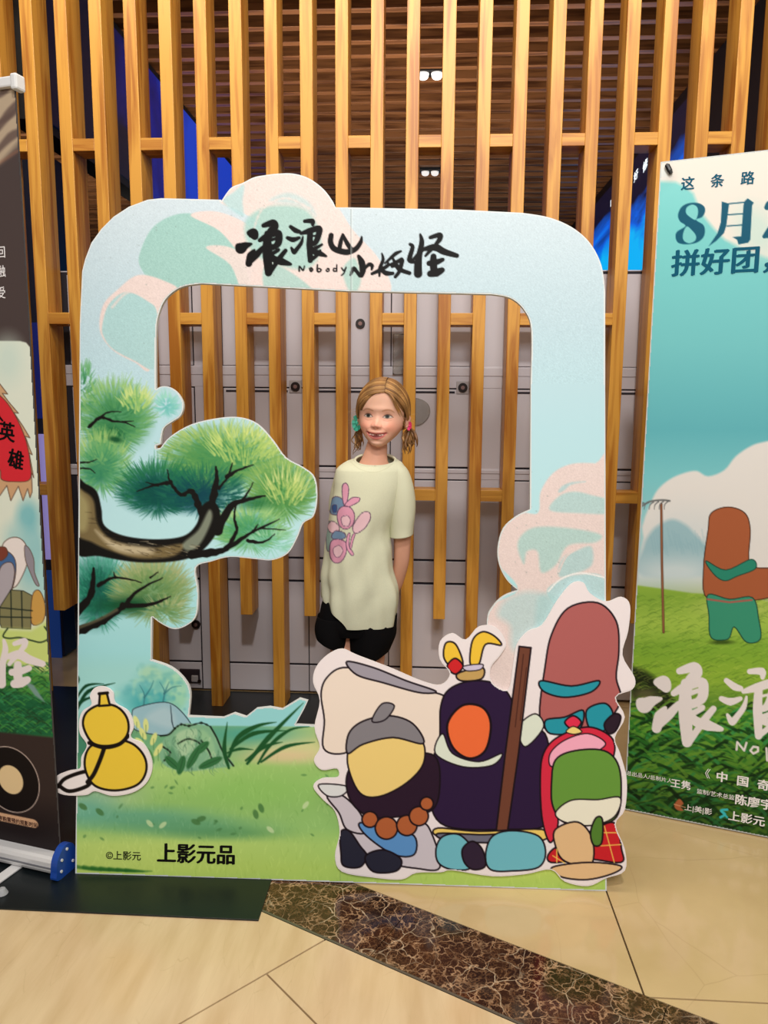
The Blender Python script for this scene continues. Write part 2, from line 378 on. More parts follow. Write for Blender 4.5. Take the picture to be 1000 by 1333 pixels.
# room behind the screen
tag(box('wall_back', (-6, 12.3, -.06), (6, 12.4, 3.7), dark_m), kind='structure')
tag(box('wall_left', (-6, YS, -.06), (-5.9, 12.3, 3.7), dark_m), kind='structure')
tag(box('wall_right', (5.9, YS, -.06), (6, 12.3, 3.7), dark_m), kind='structure')
ceil = tag(box('ceiling', (-6, YS - .0, 3.6), (6, 12.4, 3.7), dark_m), kind='structure')
me = None
for k in range(49):
    y = 3.38 + .18 * k
    if me is None:
        bm = bmesh.new(); add_box(bm, (-3.2, -.025, -.07), (3.2, .025, .07), .002); o = bm_obj('ceiling_baffle', bm, walnut, ceil); me = o.data
    else: o = bpy.data.objects.new('ceiling_baffle', me); COL.objects.link(o); o.parent = ceil
    o.location = (-1.5, y, 3.32)

# slat screen
screen = empty('slat_screen', (-.2, YS + .06, 0), 'tall honey oak slat screen of narrow uprights joined by short crossbars', 'slat screen')
PITCH, X0, SW, SD = .1305, -1.531, .047, .12
mesh_cache = {}
def beam(name, w, d, h, m, loc):
    k = (name, w, d, h)
    if k not in mesh_cache:
        bm = bmesh.new(); add_box(bm, (-w / 2, -d / 2, -h / 2), (w / 2, d / 2, h / 2), .0015); me = bpy.data.meshes.new(name); bmesh.ops.recalc_face_normals(bm, faces=bm.faces)
        bm.to_mesh(me); bm.free(); me.materials.append(m); mesh_cache[k] = me
    o = bpy.data.objects.new(name, mesh_cache[k]); COL.objects.link(o); o.parent = screen; o.location = Vector(loc) - screen.location; return o
for i in range(-4, 23):
    x = X0 + PITCH * i + SW / 2; z0 = .0045 if i % 2 else .40
    beam('slat', SW, SD, 3.55 - z0, oak, (x, YS + SD / 2, (3.55 + z0) / 2))
    if i < 22:
        for z, odd in ((3.0, 0), (2.215, 1), (1.577, 0), (.902, 1)):
            if i % 2 == odd: beam('crossbar', PITCH - SW, .10, .044, oak_x, (x + PITCH / 2, YS + SD / 2 - .01, z))

# lockers: each cabinet a thing
lock_grey = mat('grey_locker_paint', (208, 203, 210), .38, spec=.5)
lock_dark = mat('locker_lock_black', (32, 20, 20), .35); lock_in = mat('locker_lock_ring', (150, 120, 116), .3, .5)
gap_shade_m = mat('locker_gap_shade', (36, 32, 42), .8)  # near-black stands in for the shade between and above doors
ROWS = [('A', 1.769, 1.406), ('B', 1.316, .998), ('C', .943, .607), ('D', .601, .507), ('E', .500, .136), ('F', .130, .010)]
def lock(parent, x, z, plate):
    if plate:
        pl_ = box('lock_plate', (x - .026, YL - .0085, z - .026), (x + .026, YL - .006, z + .026), mat('pale_lock_plate', (176, 170, 172), .4), parent, .002)
    bm = bmesh.new(); add_cyl(bm, (x, YL - .013, z), (x, YL - .006, z), .019, n=24); add_cyl(bm, (x, YL - .0145, z), (x, YL - .012, z), .0125, n=20)
    bm_obj('lock', bm, lock_dark, parent)
    bm = bmesh.new(); add_cyl(bm, (x, YL - .0165, z), (x, YL - .014, z), .008, n=16); bm_obj('lock_core', bm, lock_in, parent)
def cabinet(x0, x1, doors, label, merge=()):
    c = empty('locker_cabinet', ((x0 + x1) / 2, YL + .2, 0), label, 'locker', 'grey lockers behind the slats')
    box('body', (x0 + .002, YL, 0.006), (x1 - .002, YL + .4, 1.784), lock_grey, c, .003)
    box('shadow_gap', (x0 + .004, YL - .001, .008), (x1 - .004, YL + .002, 1.779), gap_shade_m, c)  # dark sheet puts the shade of the door gaps into colour
    xs = [x0 + .004] + [d for d in doors[1:-1]] + [doors[-1]]
    for zb, zt in ((1.409, 1.319), (.995, .946)):
        box('rail', (x0 + .004, YL - .006, zt + .001), (x1 - .004, YL + .001, zb - .0035), lock_grey, c, .0015)
        box('rail_lip', (x0 + .004, YL - .009, zt + (zb - zt) * .55), (x1 - .004, YL - .005, zb - .007), lock_grey, c, .0015)
    box('stile', (doors[-1] + .003, YL - .0045, .010), (x1 - .004, YL + .001, 1.768), lock_grey, c, .0015)
    for key, zt, zb in ROWS:
        for a, b in zip(doors, doors[1:]):
            d = box('door', (a + .002, YL - .006, zb + .0015), (b - .002, YL + .001, zt - .0015), lock_grey, c, .002)
            if key == 'B': box('door_shade_strip', (a + .012, YL - .0075, zt - .017), (b - .08, YL - .0055, zt - .009), gap_shade_m, d)  # dark strip painted in for the shadow line along the door top
            if key == 'A' and abs(b + .152) < .01: lock(d, b - .125, 1.575, False)
            if key == 'B' and b - a > .3: lock(d, b - .048, zt + .006, True)
    return c
cabinet(-1.533, -.852, [-1.487, -1.228, -.968], 'narrow grey locker cabinet with socket plate, beside the left end of cut-out frame')
cabinet(-.852, .316, [-.846, -.496, -.152, .189], 'wide grey locker cabinet directly behind the girl')
cabinet(.316, 1.484, [.322, .672, 1.016, 1.357], 'grey locker cabinet behind the frame cloud and the right hand banner')
bpy.context.view_layer.update()
c0 = [o for o in bpy.data.objects if o.name == 'locker_cabinet'][0]
lock(c0, on_y(256, 812, YL)[0], on_y(256, 812, YL)[2], False)
sx, sz = on_y(248, 879, YL)[0], on_y(248, 879, YL)[2]
box('socket_plate', (sx - .045, YL - .012, sz - .032), (sx + .045, YL - .004, sz + .032), mat('dark_socket', (52, 42, 48), .4), c0, .003)
box('socket_insert', (sx + .008, YL - .015, sz - .025), (sx + .038, YL - .011, sz + .005), mat('pale_lock_plate'), c0, .003)
lock_x = on_y(261, 885, YL)
bm = bmesh.new(); add_cyl(bm, (lock_x[0], YL - .018, lock_x[2]), (lock_x[0], YL - .014, lock_x[2]), .008, n=14); bm_obj('socket_lens', bm, lock_dark, c0)
# clear sticker and tape on the middle lockers
clear = mat('clear_plastic', (246, 244, 240), .08, trans=.85, coat=.8)
p = on_y(543, 536, YL - .010); bm = bmesh.new(); ring = []
for k in range(28):
    t = 2 * math.pi * k / 28; r = .052 * (1 + .05 * math.sin(3 * t + 1)); ring.append((p[0] + r * math.cos(t), p[2] + r * 1.08 * math.sin(t)))
f = [bm.verts.new((x, YL - .010, z)) for x, z in ring]; b = [bm.verts.new((p[0] + (x - p[0]) * .96, YL - .0062, p[2] + (z - p[2]) * .96)) for x, z in ring]
c1 = bm.verts.new((p[0], YL - .015, p[2]))
for k in range(28): bm.faces.new((f[k], f[(k + 1) % 28], b[(k + 1) % 28], b[k])); bm.faces.new((f[k], f[(k + 1) % 28], c1))
bm.faces.new(b)
tag(bm_obj('suction_disc', bm, clear), "round clear plastic disc stuck on locker door beside the girl's head", 'sticker')
bm = bmesh.new(); a = on_y(512, 435, YL); b_ = on_y(531, 488, YL); NX, NZ = 8, 16
gv = [[bm.verts.new((a[0] + (b_[0] - a[0]) * i / NX, YL - .016 - .0035 * math.sin(j * .9 + i * .5) * (.3 + rng.rand()), a[2] + (b_[2] - a[2]) * j / NZ)) for i in range(NX + 1)] for j in range(NZ + 1)]
for j in range(NZ):
    for i in range(NX): bm.faces.new((gv[j][i], gv[j][i + 1], gv[j + 1][i + 1], gv[j + 1][i]))
r = bmesh.ops.extrude_face_region(bm, geom=bm.faces[:]); bmesh.ops.translate(bm, vec=(0, .0015, 0), verts=[v for v in r['geom'] if isinstance(v, bmesh.types.BMVert)])
tag(bm_obj('plastic_film', bm, clear, smooth=True), 'crinkled clear plastic film on locker door above the girl', 'film')

# screens behind the lockers
def led_mat(name, c0, c1, c2, es, z0, z1, sc=(1, 1, 1), pos=(.42, .6, .95)):
    m = bpy.data.materials.new(name); m.use_nodes = True; nt = m.node_tree; L = nt.links.new; p = nt.nodes['Principled BSDF']
    tc = nt.nodes.new('ShaderNodeTexCoord'); mp = nt.nodes.new('ShaderNodeMapping'); mp.inputs['Scale'].default_value = sc
    L(tc.outputs['Object'], mp.inputs[0]); n = nt.nodes.new('ShaderNodeTexNoise'); n.inputs['Scale'].default_value = 1.6; n.inputs['Detail'].default_value = 7; n.inputs['Distortion'].default_value = 1.2
    L(mp.outputs[0], n.inputs[0]); sx_ = nt.nodes.new('ShaderNodeSeparateXYZ'); L(tc.outputs['Object'], sx_.inputs[0])
    mr = nt.nodes.new('ShaderNodeMapRange'); mr.inputs['From Min'].default_value = z0; mr.inputs['From Max'].default_value = z1; L(sx_.outputs[2 if z0 < 3 and z1 < 4 else 1], mr.inputs[0])
    ad = nt.nodes.new('ShaderNodeMath'); ad.operation = 'MULTIPLY_ADD'; ad.inputs[1].default_value = .55; L(n.outputs[0], ad.inputs[0]); L(mr.outputs[0], ad.inputs[2])
    r = nt.nodes.new('ShaderNodeValToRGB'); e = r.color_ramp.elements; e[0].position = pos[0]; e[0].color = rgba(c0); e[1].position = pos[2]; e[1].color = rgba(c2)
    q = e.new(pos[1]); q.color = rgba(c1); L(ad.outputs[0], r.inputs[0]); L(r.outputs[0], p.inputs['Emission Color'])
    p.inputs['Emission Strength'].default_value = es; p.inputs['Base Color'].default_value = (.01, .01, .01, 1); p.inputs['Roughness'].default_value = .4; return m
lw = empty('led_screen', (-1.75, 6.6, 2.43), 'long deep blue video screen hung under ceiling behind the left slats', 'screen', 'video screens behind the lockers')
box('housing', (-1.80, 3.35, 2.43), (-1.69, 10.0, 3.24), mat('black_housing', (8, 8, 12), .5), lw)
box('display', (-1.69, 3.40, 2.47), (-1.682, 9.9, 3.20), led_mat('deep_blue_video', (3, 6, 30), (4, 14, 110), (10, 60, 190), .9, 4.0, 6.4), lw)
rw = empty('led_screen', (1.66, 6.6, 1.9), 'bright cyan and blue video screen with white characters beyond the right slats', 'screen', 'video screens behind the lockers')
box('housing', (1.61, 3.5, .6), (1.74, 10.0, 3.24), mat('black_housing'), rw)
box('display', (1.602, 5.2, 1.3), (1.61, 9.9, 3.16), led_mat('cyan_video', (0, 170, 236), (0, 92, 214), (4, 6, 34), 1.1, 1.9, 3.5, (1, .35, 1.6), (.68, .79, .9)), rw)
rp = Plane((1.602, 4.0, 0), (1.602, 3.0, 0))      # faces the aisle
white_led = mat('lit_characters', (240, 250, 255), emit=(235, 248, 255), es=1.1)
for ch, x, y, s in (('好', 828, 229, 13), ('修', 840, 216, 14), ('行', 852, 204, 15)):
    lettering('screen_character', ch, rp, x, y, s, white_led, rw, .03, .003, .15, 'CENTER', 1.6)
lettering('screen_character', '山', rp, 797, 262, 13, white_led, rw, .03, .003, .15, 'CENTER', 1.6)

# lit display and navy column seen left of the lockers
bx = on_y(70, 600, 3.55)[0]
dc = empty('lit_display_case', (bx - .25, 3.7, 0), 'tall navy display case with lilac lit panels behind the dark banner', 'display')
box('case', (bx - .5, 3.55, 0.006), (bx, 3.85, 2.38), mat('navy_case', (10, 14, 52), .4), dc, .004)
zz = lambda y: on_y(60, y, 3.55)[2]
box('lower_panel', (bx - .46, 3.543, zz(880)), (bx - .012, 3.551, zz(742)), mat('blue_panel', (20, 50, 110), .4, emit=(16, 44, 100), es=.6), dc, .002)
box('lit_panel', (bx - .46, 3.543, zz(728)), (bx - .012, 3.551, zz(565)), mat('lilac_panel', (150, 140, 200), .4, emit=(128, 118, 176), es=.75), dc, .002)
box('upper_panel', (bx - .46, 3.543, zz(545)), (bx - .012, 3.551, zz(420)), mat('deep_panel', (8, 20, 92), .4, emit=(6, 18, 84), es=.7), dc, .002)
# twin spotlights
for px_, py_ in ((560, 95), (560, 223)):
    p = on_floor(px_, py_, 3.245)
    t = empty('twin_spotlight', p, 'black twin spotlight in ceiling, ' + ('nearer one with lit lamps' if py_ < 100 else 'farther one, lower in view'), 'spotlight')
    box('housing', (p[0] - .09, p[1] - .05, 3.24), (p[0] + .09, p[1] + .05, 3.30), mat('black_housing'), t, .004)
    for s_ in (-1, 1):
        bm = bmesh.new(); add_cyl(bm, (p[0] + s_ * .042, p[1] - .01, 3.222), (p[0] + s_ * .042, p[1], 3.245), .032, .036, 20); bm_obj('lamp', bm, mat('lit_lamp' if py_ < 100 else 'dim_lamp', (240, 238, 235), emit=(255, 250, 240), es=1.3 if py_ < 100 else .45), t)

# dark mat
mt = box('floor_mat', (-2.6, 1.705, .0005), (-.397, 3.17, .0045), mat('dark_mat', (20, 28, 28), .35, noise=((1, 1, 1), (13, 20, 24), 4)), None, .001)
tag(mt, 'dark green-black rubber mat under the left end of the cut-out frame', 'mat')

# ================================================================== the cut-out photo frame
A_, B_ = on_floor(98, 1137, .0045), on_floor(790, 1160); B_[2] = A_[2]
SP = Plane(A_, B_, 8.5)
stand = empty('photo_frame_standee', (A_[0] + .71, A_[1] + .02, 0), 'large cut-out photo frame printed with pine, clouds and meadow, around the girl', 'standee')
outer = [(98, 1137), (100, 980), (102, 700), (104, 420), (107, 353), (111, 337), (119, 316), (132, 298), (148, 282), (168, 269), (192, 260), (210, 258), (288, 260)]
dome = smooth([(288, 262), (296, 250), (303, 243), (316, 238), (330, 231), (345, 228), (362, 226), (382, 226), (402, 232), (420, 245), (432, 260), (437, 270)], 5, False)
rightside = [(455, 270), (600, 273), (680, 277)] + list(map(tuple, smooth([(680, 277), (715, 283), (745, 296), (768, 316), (783, 345), (788, 380)], 5, False))) + [(788, 500), (789, 800), (790, 1160)]
OUT = np.array(outer + [tuple(p) for p in dome] + rightside)
tl = smooth([(203, 440), (205, 415), (215, 390), (235, 374), (262, 369)], 5, False)
tr = smooth([(640, 383), (665, 388), (683, 404), (692, 430), (691, 500)], 5, False)
rc = smooth([(690, 663), (672, 672), (655, 688), (648, 713), (650, 735), (660, 755), (674, 768)], 4, False)
rc2 = smooth([(674, 768), (655, 776), (641, 790), (634, 808), (636, 860)], 4, False)
bottom = [(620, 930), (560, 950), (440, 946), (385, 943), (396, 923), (401, 912), (390, 909), (367, 923), (351, 920), (334, 922), (320, 933), (305, 928), (290, 934), (246, 932)]
hill = smooth([(246, 930), (248, 902), (240, 884), (222, 868), (197, 859)], 4, False)
tree = smooth([(198, 803), (212, 813), (228, 819), (245, 813), (256, 800), (258, 770), (255, 739), (275, 731), (300, 725), (335, 728), (355, 729), (375, 720), (387, 700), (395, 681),
               (408, 672), (413, 650), (410, 622), (395, 608), (372, 595), (355, 572), (335, 551), (312, 543), (285, 544), (250, 552), (222, 568), (209, 583)], 4, False)
notch = [(203, 584), (203, 580)]
bump_ = smooth([(209, 578), (213, 558), (224, 549), (235, 541), (239, 527), (233, 513), (222, 504), (210, 503), (203, 507)], 4, False)
HOLE = np.array([tuple(p) for s_ in (tl, [(455, 379)], tr, rc, rc2, bottom, hill, tree, notch, bump_) for p in s_])
board('frame_board', SP, OUT, .012, 0, foam_m, stand, [HOLE])

P = Paint(np.arange(94, 796), np.arange(222, 1164), (190, 216, 218))
P.vgrad([(222, (204, 215, 224)), (300, (196, 212, 221)), (420, (186, 210, 220)), (560, (182, 219, 228)), (700, (184, 226, 232)), (900, (148, 212, 216))])
pink, teal, teal2 = (226, 208, 204), (158, 198, 192), (170, 206, 210)
def cloud(outl, c, a=1.0, soft=1.0): P.poly(smooth(outl, 6), c, a, soft)
# upper left lobes
cloud([(182, 330), (200, 295), (235, 278), (270, 284), (300, 305), (318, 345), (322, 385), (250, 385), (205, 372), (184, 350)], teal)
cloud([(248, 280), (285, 276), (330, 300), (330, 345), (312, 330), (285, 300)], pink)
cloud([(268, 322), (300, 322), (330, 345), (345, 384), (318, 384), (300, 345)], pink, .9)
cloud([(130, 430), (134, 398), (152, 378), (180, 358), (215, 366), (232, 380), (205, 410), (196, 480), (176, 472), (146, 455)], pink)
cloud([(133, 425), (142, 396), (165, 380), (192, 392), (204, 405), (204, 440), (200, 480), (176, 470), (148, 455), (136, 440)], (170, 206, 208))
P.line(smooth([(146, 400), (168, 380), (200, 388)], 6, False), [3] * 13, pink, .8, 1.5)
# dome
cloud([(286, 262), (300, 240), (330, 228), (365, 223), (405, 230), (440, 270), (460, 300), (495, 340), (505, 384), (420, 384), (330, 380), (340, 300), (318, 278)], pink)
cloud([(290, 262), (304, 250), (318, 240), (316, 262), (316, 282)], teal2, .8, 2)
cloud([(318, 300), (326, 280), (352, 268), (392, 270), (412, 290), (418, 325), (400, 350), (362, 345), (330, 330)], teal, .85, 3)
cloud([(350, 262), (375, 250), (402, 262), (412, 282), (392, 268)], teal2, .6, 3)
P.line(smooth([(330, 300), (342, 272), (372, 258), (405, 272)], 8, False), [1, 3] * 12 + [1], pink, .7, 1.5)
cloud([(345, 345), (375, 352), (410, 384), (350, 384)], teal, .8, 1.5)
cloud([(446, 352), (462, 336), (470, 366), (458, 384)], teal, .8, 2)
# right hand clouds
cloud([(700, 668), (704, 640), (720, 616), (744, 604), (775, 603), (800, 607), (800, 900), (630, 900), (630, 800), (674, 768), (645, 730), (645, 700), (672, 668)], pink, 1, 1.2)
cloud([(716, 664), (728, 646), (748, 640), (772, 645), (795, 652), (795, 668), (755, 668)], (176, 208, 208), .9, 1.6)
P.line(smooth([(728, 640), (742, 630), (762, 627)], 6, False), [2, 4, 5, 6, 5, 4, 3, 3, 2, 2, 1, 1, 1], teal2, .8, 1.4)
cloud([(674, 712), (680, 696), (700, 686), (745, 688), (782, 696), (775, 706), (740, 710), (724, 735), (705, 745), (700, 718), (686, 718), (682, 734)], (170, 206, 202), .85, 2)
cloud([(728, 750), (732, 728), (752, 716), (770, 712), (770, 736), (745, 748)], (168, 206, 208), .8, 2)
P.line(smooth([(728, 744), (738, 724), (756, 712)], 6, False), 2.5, pink, .8)
cloud([(712, 772), (728, 756), (752, 748), (786, 752), (790, 800), (740, 800)], (176, 212, 216), .9, 1.6)
P.line(smooth([(714, 770), (730, 754), (756, 746), (788, 752)], 6, False), 2, (240, 238, 236), .9)
cloud([(648, 800), (660, 780), (690, 770), (720, 782), (726, 830), (700, 860), (668, 846), (664, 815)], (180, 210, 212), .75, 5)
cloud([(700, 780), (720, 775), (730, 800), (700, 830)], (166, 206, 208), .6, 4)
# paper grain inside the clouds
cm = ((np.abs(P.C - np.array(pink)).sum(-1) < 70) | (np.abs(P.C - np.array(teal)).sum(-1) < 40)).astype(float)
P.speckle(4.5, cm)
for _ in range(160):
    x, y = (rng.uniform(135, 500), rng.uniform(230, 480)) if rng.rand() < .6 else (rng.uniform(640, 788), rng.uniform(605, 860))
    P.blob(x, y, .9, .9, (120, 136, 132), .5 * rng.rand(), .5)
# sky behind the branches stays pale; distant bush and rocks
P.poly([(94, 860), (246, 860), (246, 945), (94, 945)], (158, 214, 212), 1, 12)
for cx, cy, rx, ry, c in ((205, 900, 32, 32, (132, 198, 190)), (222, 890, 20, 18, (160, 212, 178)), (180, 912, 30, 22, (110, 190, 190)), (200, 915, 30, 20, (70, 168, 172)), (232, 905, 12, 20, (154, 210, 176)), (196, 876, 14, 10, (168, 212, 180))):
    P.blob(cx, cy, rx, ry, c, .85, .35)
for _ in range(140): P.blob(rng.normal(205, 20), rng.normal(895, 16), rng.uniform(2, 6), rng.uniform(2, 5), [(120, 190, 180), (176, 220, 190), (86, 170, 176)][rng.randint(3)], .35, .5)
for br in ([(186, 925), (188, 905), (182, 892)], [(188, 908), (196, 896), (200, 886)], [(212, 915), (214, 900), (208, 888)], [(214, 903), (224, 895), (236, 893)], [(214, 903), (220, 888)]):
    P.line(smooth(br, 4, False), np.linspace(2.4, .6, (len(br) - 1) * 4 + 1), (58, 120, 128), .8)
# meadow
mead = Paint(P.xs, P.ys, (0, 0, 0))
mead.vgrad([(930, (186, 204, 140)), (960, (170, 202, 130)), (1000, (158, 200, 116)), (1050, (146, 192, 112)), (1078, (150, 196, 118)), (1100, (188, 216, 118)), (1130, (190, 216, 106)), (1164, (172, 208, 104))])
for cx, cy, rx, ry, c, a in ((120, 1030, 60, 30, (190, 216, 190), .6), (110, 1055, 40, 18, (110, 180, 160), .8), (180, 1065, 90, 14, (100, 168, 140), .8), (250, 1076, 90, 12, (96, 160, 118), .8), (300, 1085, 70, 8, (76, 140, 96), .6),
                             (230, 1000, 60, 26, (178, 214, 128), .6), (330, 1030, 90, 24, (138, 196, 96), .5), (380, 975, 70, 16, (222, 214, 160), .8), (370, 985, 50, 8, (228, 196, 160), .6), (470, 1100, 150, 50, (150, 200, 110), .4), (250, 960, 80, 30, (96, 164, 128), .9), (330, 955, 60, 14, (70, 160, 150), .7), (120, 960, 60, 60, (60, 130, 108), .9), (160, 1120, 100, 20, (200, 222, 120), .5)):
    mead.blob(cx, cy, rx, ry, c, a, .6)
w_ = np.clip((P.Y - 944 - (P.X - 300) * .01) / 2, 0, 1); w_ = np.maximum(w_, np.clip((240 - P.X) / 30, 0, 1) * np.clip((P.Y - 925) / 25, 0, 1))
P.C = P.C * (1 - w_[..., None]) + mead.C * w_[..., None]
for _ in range(1500):
    x, y = rng.uniform(98, 790), rng.uniform(990, 1158); l = rng.uniform(4, 11); k = rng.uniform(-5, 5)
    base = P.C[min(int(y - 222), 941), min(int(x - 94), 701)]; c = np.clip(base + rng.choice([-26, 24, 30]) * np.array([1, .8, .9]), 0, 255)
    P.line([(x, y), (x + k * .4, y - l * .6), (x + k, y - l)], [1.3, .9, .3], c, .34)
for _ in range(26):
    x, y = rng.uniform(100, 430), rng.uniform(1005, 1095); P.blob(x, y, rng.uniform(2, 4.5), rng.uniform(1.2, 2), (66, 118, 66), .5, .35, rng.uniform(-1.2, 1.2))
for x, y, r in ((108, 1050, .6), (130, 1057, .7), (333, 1060, 1.3), (340, 1052, 1.2), (255, 1070, .4), (262, 1066, -.3)): P.blob(x, y, 6.5, 3.6, (70, 118, 64), .8, .2, r)
for x, y, r in ((195, 1072, .8), (212, 1074, -.7), (398, 1048, -.9), (352, 1080, .7)): P.blob(x, y, 6, 3, (200, 222, 170), .8, .2, r)
for k in range(7):
    x = 98 + k * 11; P.line([(x, 1128 + k * .8), (x + 22, 1132 + k * .4), (x + 34, 1134)], [5, 3, .5], (40, 104, 40), .7, 1.2)
# rocks and plants
P.poly(smooth([(172, 930), (178, 921), (215, 914), (236, 926), (250, 950), (222, 958), (176, 950)], 5), (150, 188, 200), 1, 1, 1.2, (44, 60, 70))
P.poly(smooth([(190, 935), (214, 920), (228, 934), (222, 948)], 5), (176, 202, 210), .7, 4); P.line([(222, 918), (224, 940), (228, 955)], [1, 1.6, .6], (50, 66, 76))
P.poly(smooth([(208, 972), (220, 955), (232, 944), (248, 942), (272, 946), (284, 962), (292, 980), (304, 996), (280, 1000), (240, 1004), (212, 994)], 5), (128, 178, 142), 1, 1.2)
for Q, c in (([(228, 960), (240, 950), (256, 952), (250, 975), (236, 985)], (176, 208, 168)), ([(262, 950), (276, 962), (280, 985), (266, 975)], (150, 196, 150)), ([(214, 980), (224, 972), (232, 992), (220, 994)], (90, 148, 110))): P.poly(smooth(Q, 5), c, .8, 2)
for Q in ([(228, 948), (236, 943), (246, 945), (262, 941), (274, 946)], [(274, 946), (282, 960), (290, 978), (304, 997)], [(209, 958), (220, 956), (228, 948)], [(232, 968), (244, 962), (256, 965), (262, 970)], [(212, 972), (222, 980), (214, 990)], [(262, 964), (272, 978), (276, 990)]):
    P.line(smooth(Q, 4, False), [3.4, 1.2, 2.6, 1] * 4 + [.6] * ((len(Q) - 1) * 4 + 1 - 16) if (len(Q) - 1) * 4 + 1 > 16 else 2.2, (24, 34, 26), .95, .7)
for _ in range(150):
    x, y = rng.uniform(212, 298), rng.uniform(948, 1000)
    if y > 946 + abs(x - 250) * .5: P.line(smooth([(x, y), (x + rng.uniform(-4, 4), y + 5), (x + rng.uniform(-3, 7), y + 10)], 3, False), np.linspace(1.8, .4, 7), [(196, 216, 176), (96, 150, 112), (60, 104, 78), (150, 196, 150)][rng.randint(4)], .4)
for x, y, L, r in ((262, 974, 13, -.7), (224, 993, 12, .75), (236, 996, 13, -1.3), (252, 986, 17, -1.05), (274, 993, 17, -.42)):
    P.blob(x, y, L, 5.2, (54, 112, 66), 1, .1, r); P.line([(x - L * .8 * math.cos(r), y - L * .8 * math.sin(r)), (x + L * .8 * math.cos(r), y + L * .8 * math.sin(r))], .8, (30, 70, 40), .7)
for x, y, L, r in ((178, 940, 9, 1.2), (190, 944, 9, 1.5), (186, 955, 9, 1.1), (200, 962, 9, -1.2), (206, 976, 10, -1.0), (196, 984, 11, 1.2), (182, 966, 8, .7)):
    P.blob(x, y, L, 3.6, (216, 222, 140) if L != 11 else (88, 140, 80), .95, .15, r); P.line([(x, y), (x, y + 14)], 1, (70, 120, 70), .6)
dkg = (30, 84, 44)
for Q, w in (([(298, 1000), (292, 975), (296, 940)], 6), ([(298, 985), (310, 960), (335, 945), (360, 940)], 7), ([(300, 975), (330, 955), (372, 951)], 6), ([(322, 994), (350, 960), (395, 915)], 7), ([(320, 990), (345, 972), (368, 966)], 5),
             ([(336, 994), (352, 970), (378, 950), (404, 946)], 5), ([(340, 992), (372, 972), (410, 966)], 5), ([(296, 980), (312, 975), (330, 976)], 4), ([(100, 925), (115, 900), (150, 889)], 5), ([(98, 912), (112, 893), (135, 890)], 4), ([(96, 940), (104, 915), (128, 905)], 5), ([(96, 900), (102, 885), (100, 878)], 4)):
    s_ = smooth(Q, 6, False); P.line(s_, np.interp(np.arange(len(s_)), [0, len(s_) * .45, len(s_) - 1], [w * .5, w, .5]), dkg if Q[0][0] > 200 else (18, 66, 40), 1, .7)
# pine
def tf(*a, **k): P.tuft(*a, **k)
D, Mi, Li = (14, 74, 72), (70, 140, 74), (176, 204, 112)
tf(108, 505, 12, 30, 130, 13, (24, 96, 60), (60, 140, 80), (110, 176, 110))
P.blob(152, 545, 40, 38, (66, 138, 84), .9, .4); P.blob(145, 566, 20, 14, (26, 92, 50), .9, .6)
tf(150, 540, 44, 40, 620, 17, (30, 100, 62), (84, 152, 92), (150, 194, 116)); tf(178, 524, 20, 14, 80, 14, (140, 186, 100), (176, 208, 118), (216, 226, 150), a=.6, up=2.4)
tf(217, 527, 12, 12, 130, 9, (90, 180, 176), (120, 196, 190), (160, 216, 196))
P.blob(133, 600, 28, 32, (110, 170, 96), .9, .4); P.blob(125, 618, 20, 16, (40, 120, 90), .8, .6)
tf(132, 602, 34, 34, 420, 16, (36, 116, 92), (84, 158, 104), (178, 206, 120)); P.blob(150, 572, 9, 4, (20, 76, 44), .9, .5, .2)
P.blob(205, 640, 44, 26, (14, 78, 72), 1, .4); P.blob(260, 625, 46, 32, (22, 92, 76), .95, .4); P.blob(285, 600, 60, 38, (74, 146, 80), .9, .4); P.blob(250, 645, 36, 20, (14, 66, 80), .95, .5)
P.blob(365, 638, 36, 36, (90, 154, 76), .9, .4)
tf(290, 590, 74, 32, 900, 17, (48, 126, 80), (92, 152, 84), (176, 202, 114)); tf(318, 584, 44, 22, 170, 20, (140, 184, 90), (180, 206, 112), (218, 228, 140), a=.55, up=2.6)
tf(205, 636, 46, 30, 600, 16, (12, 62, 66), (18, 90, 74), (50, 130, 76)); tf(262, 640, 50, 26, 420, 15, (12, 60, 76), (16, 78, 80), (40, 120, 84))
tf(368, 636, 40, 36, 620, 17, (50, 118, 60), (88, 148, 78), (156, 190, 104)); tf(372, 640, 26, 20, 100, 20, (150, 190, 96), (190, 210, 120), (226, 232, 160), a=.55, up=2.2)
P.blob(320, 688, 34, 22, (66, 150, 100), .85, .5); tf(325, 688, 44, 24, 460, 16, (44, 130, 88), (96, 170, 104), (176, 210, 140)); tf(352, 706, 30, 12, 150, 14, (110, 190, 160), (130, 200, 170), (170, 216, 180), a=.4)
P.blob(330, 655, 26, 8, (28, 104, 60), .7, .6)
P.blob(125, 770, 30, 42, (16, 84, 70), .9, .4); tf(128, 765, 30, 44, 480, 16, (12, 66, 56), (40, 130, 104), (110, 186, 170))
P.blob(195, 765, 44, 34, (104, 142, 84), .85, .4); tf(198, 768, 46, 34, 700, 18, (60, 110, 62), (120, 152, 92), (176, 180, 130)); P.blob(165, 788, 40, 12, (20, 76, 46), .9, .6); tf(218, 796, 26, 12, 120, 15, (60, 120, 70), (130, 160, 104), (190, 190, 140), a=.5)
ink = (22, 20, 18)
def branch(Q, w0, w1=.8, c=ink, n=7):
    s_ = smooth(Q, n, False); P.line(s_ + rng.normal(0, .25, s_.shape), np.linspace(w0, w1, len(s_)) * (1 + .12 * rng.randn(len(s_))), c, 1, .6)
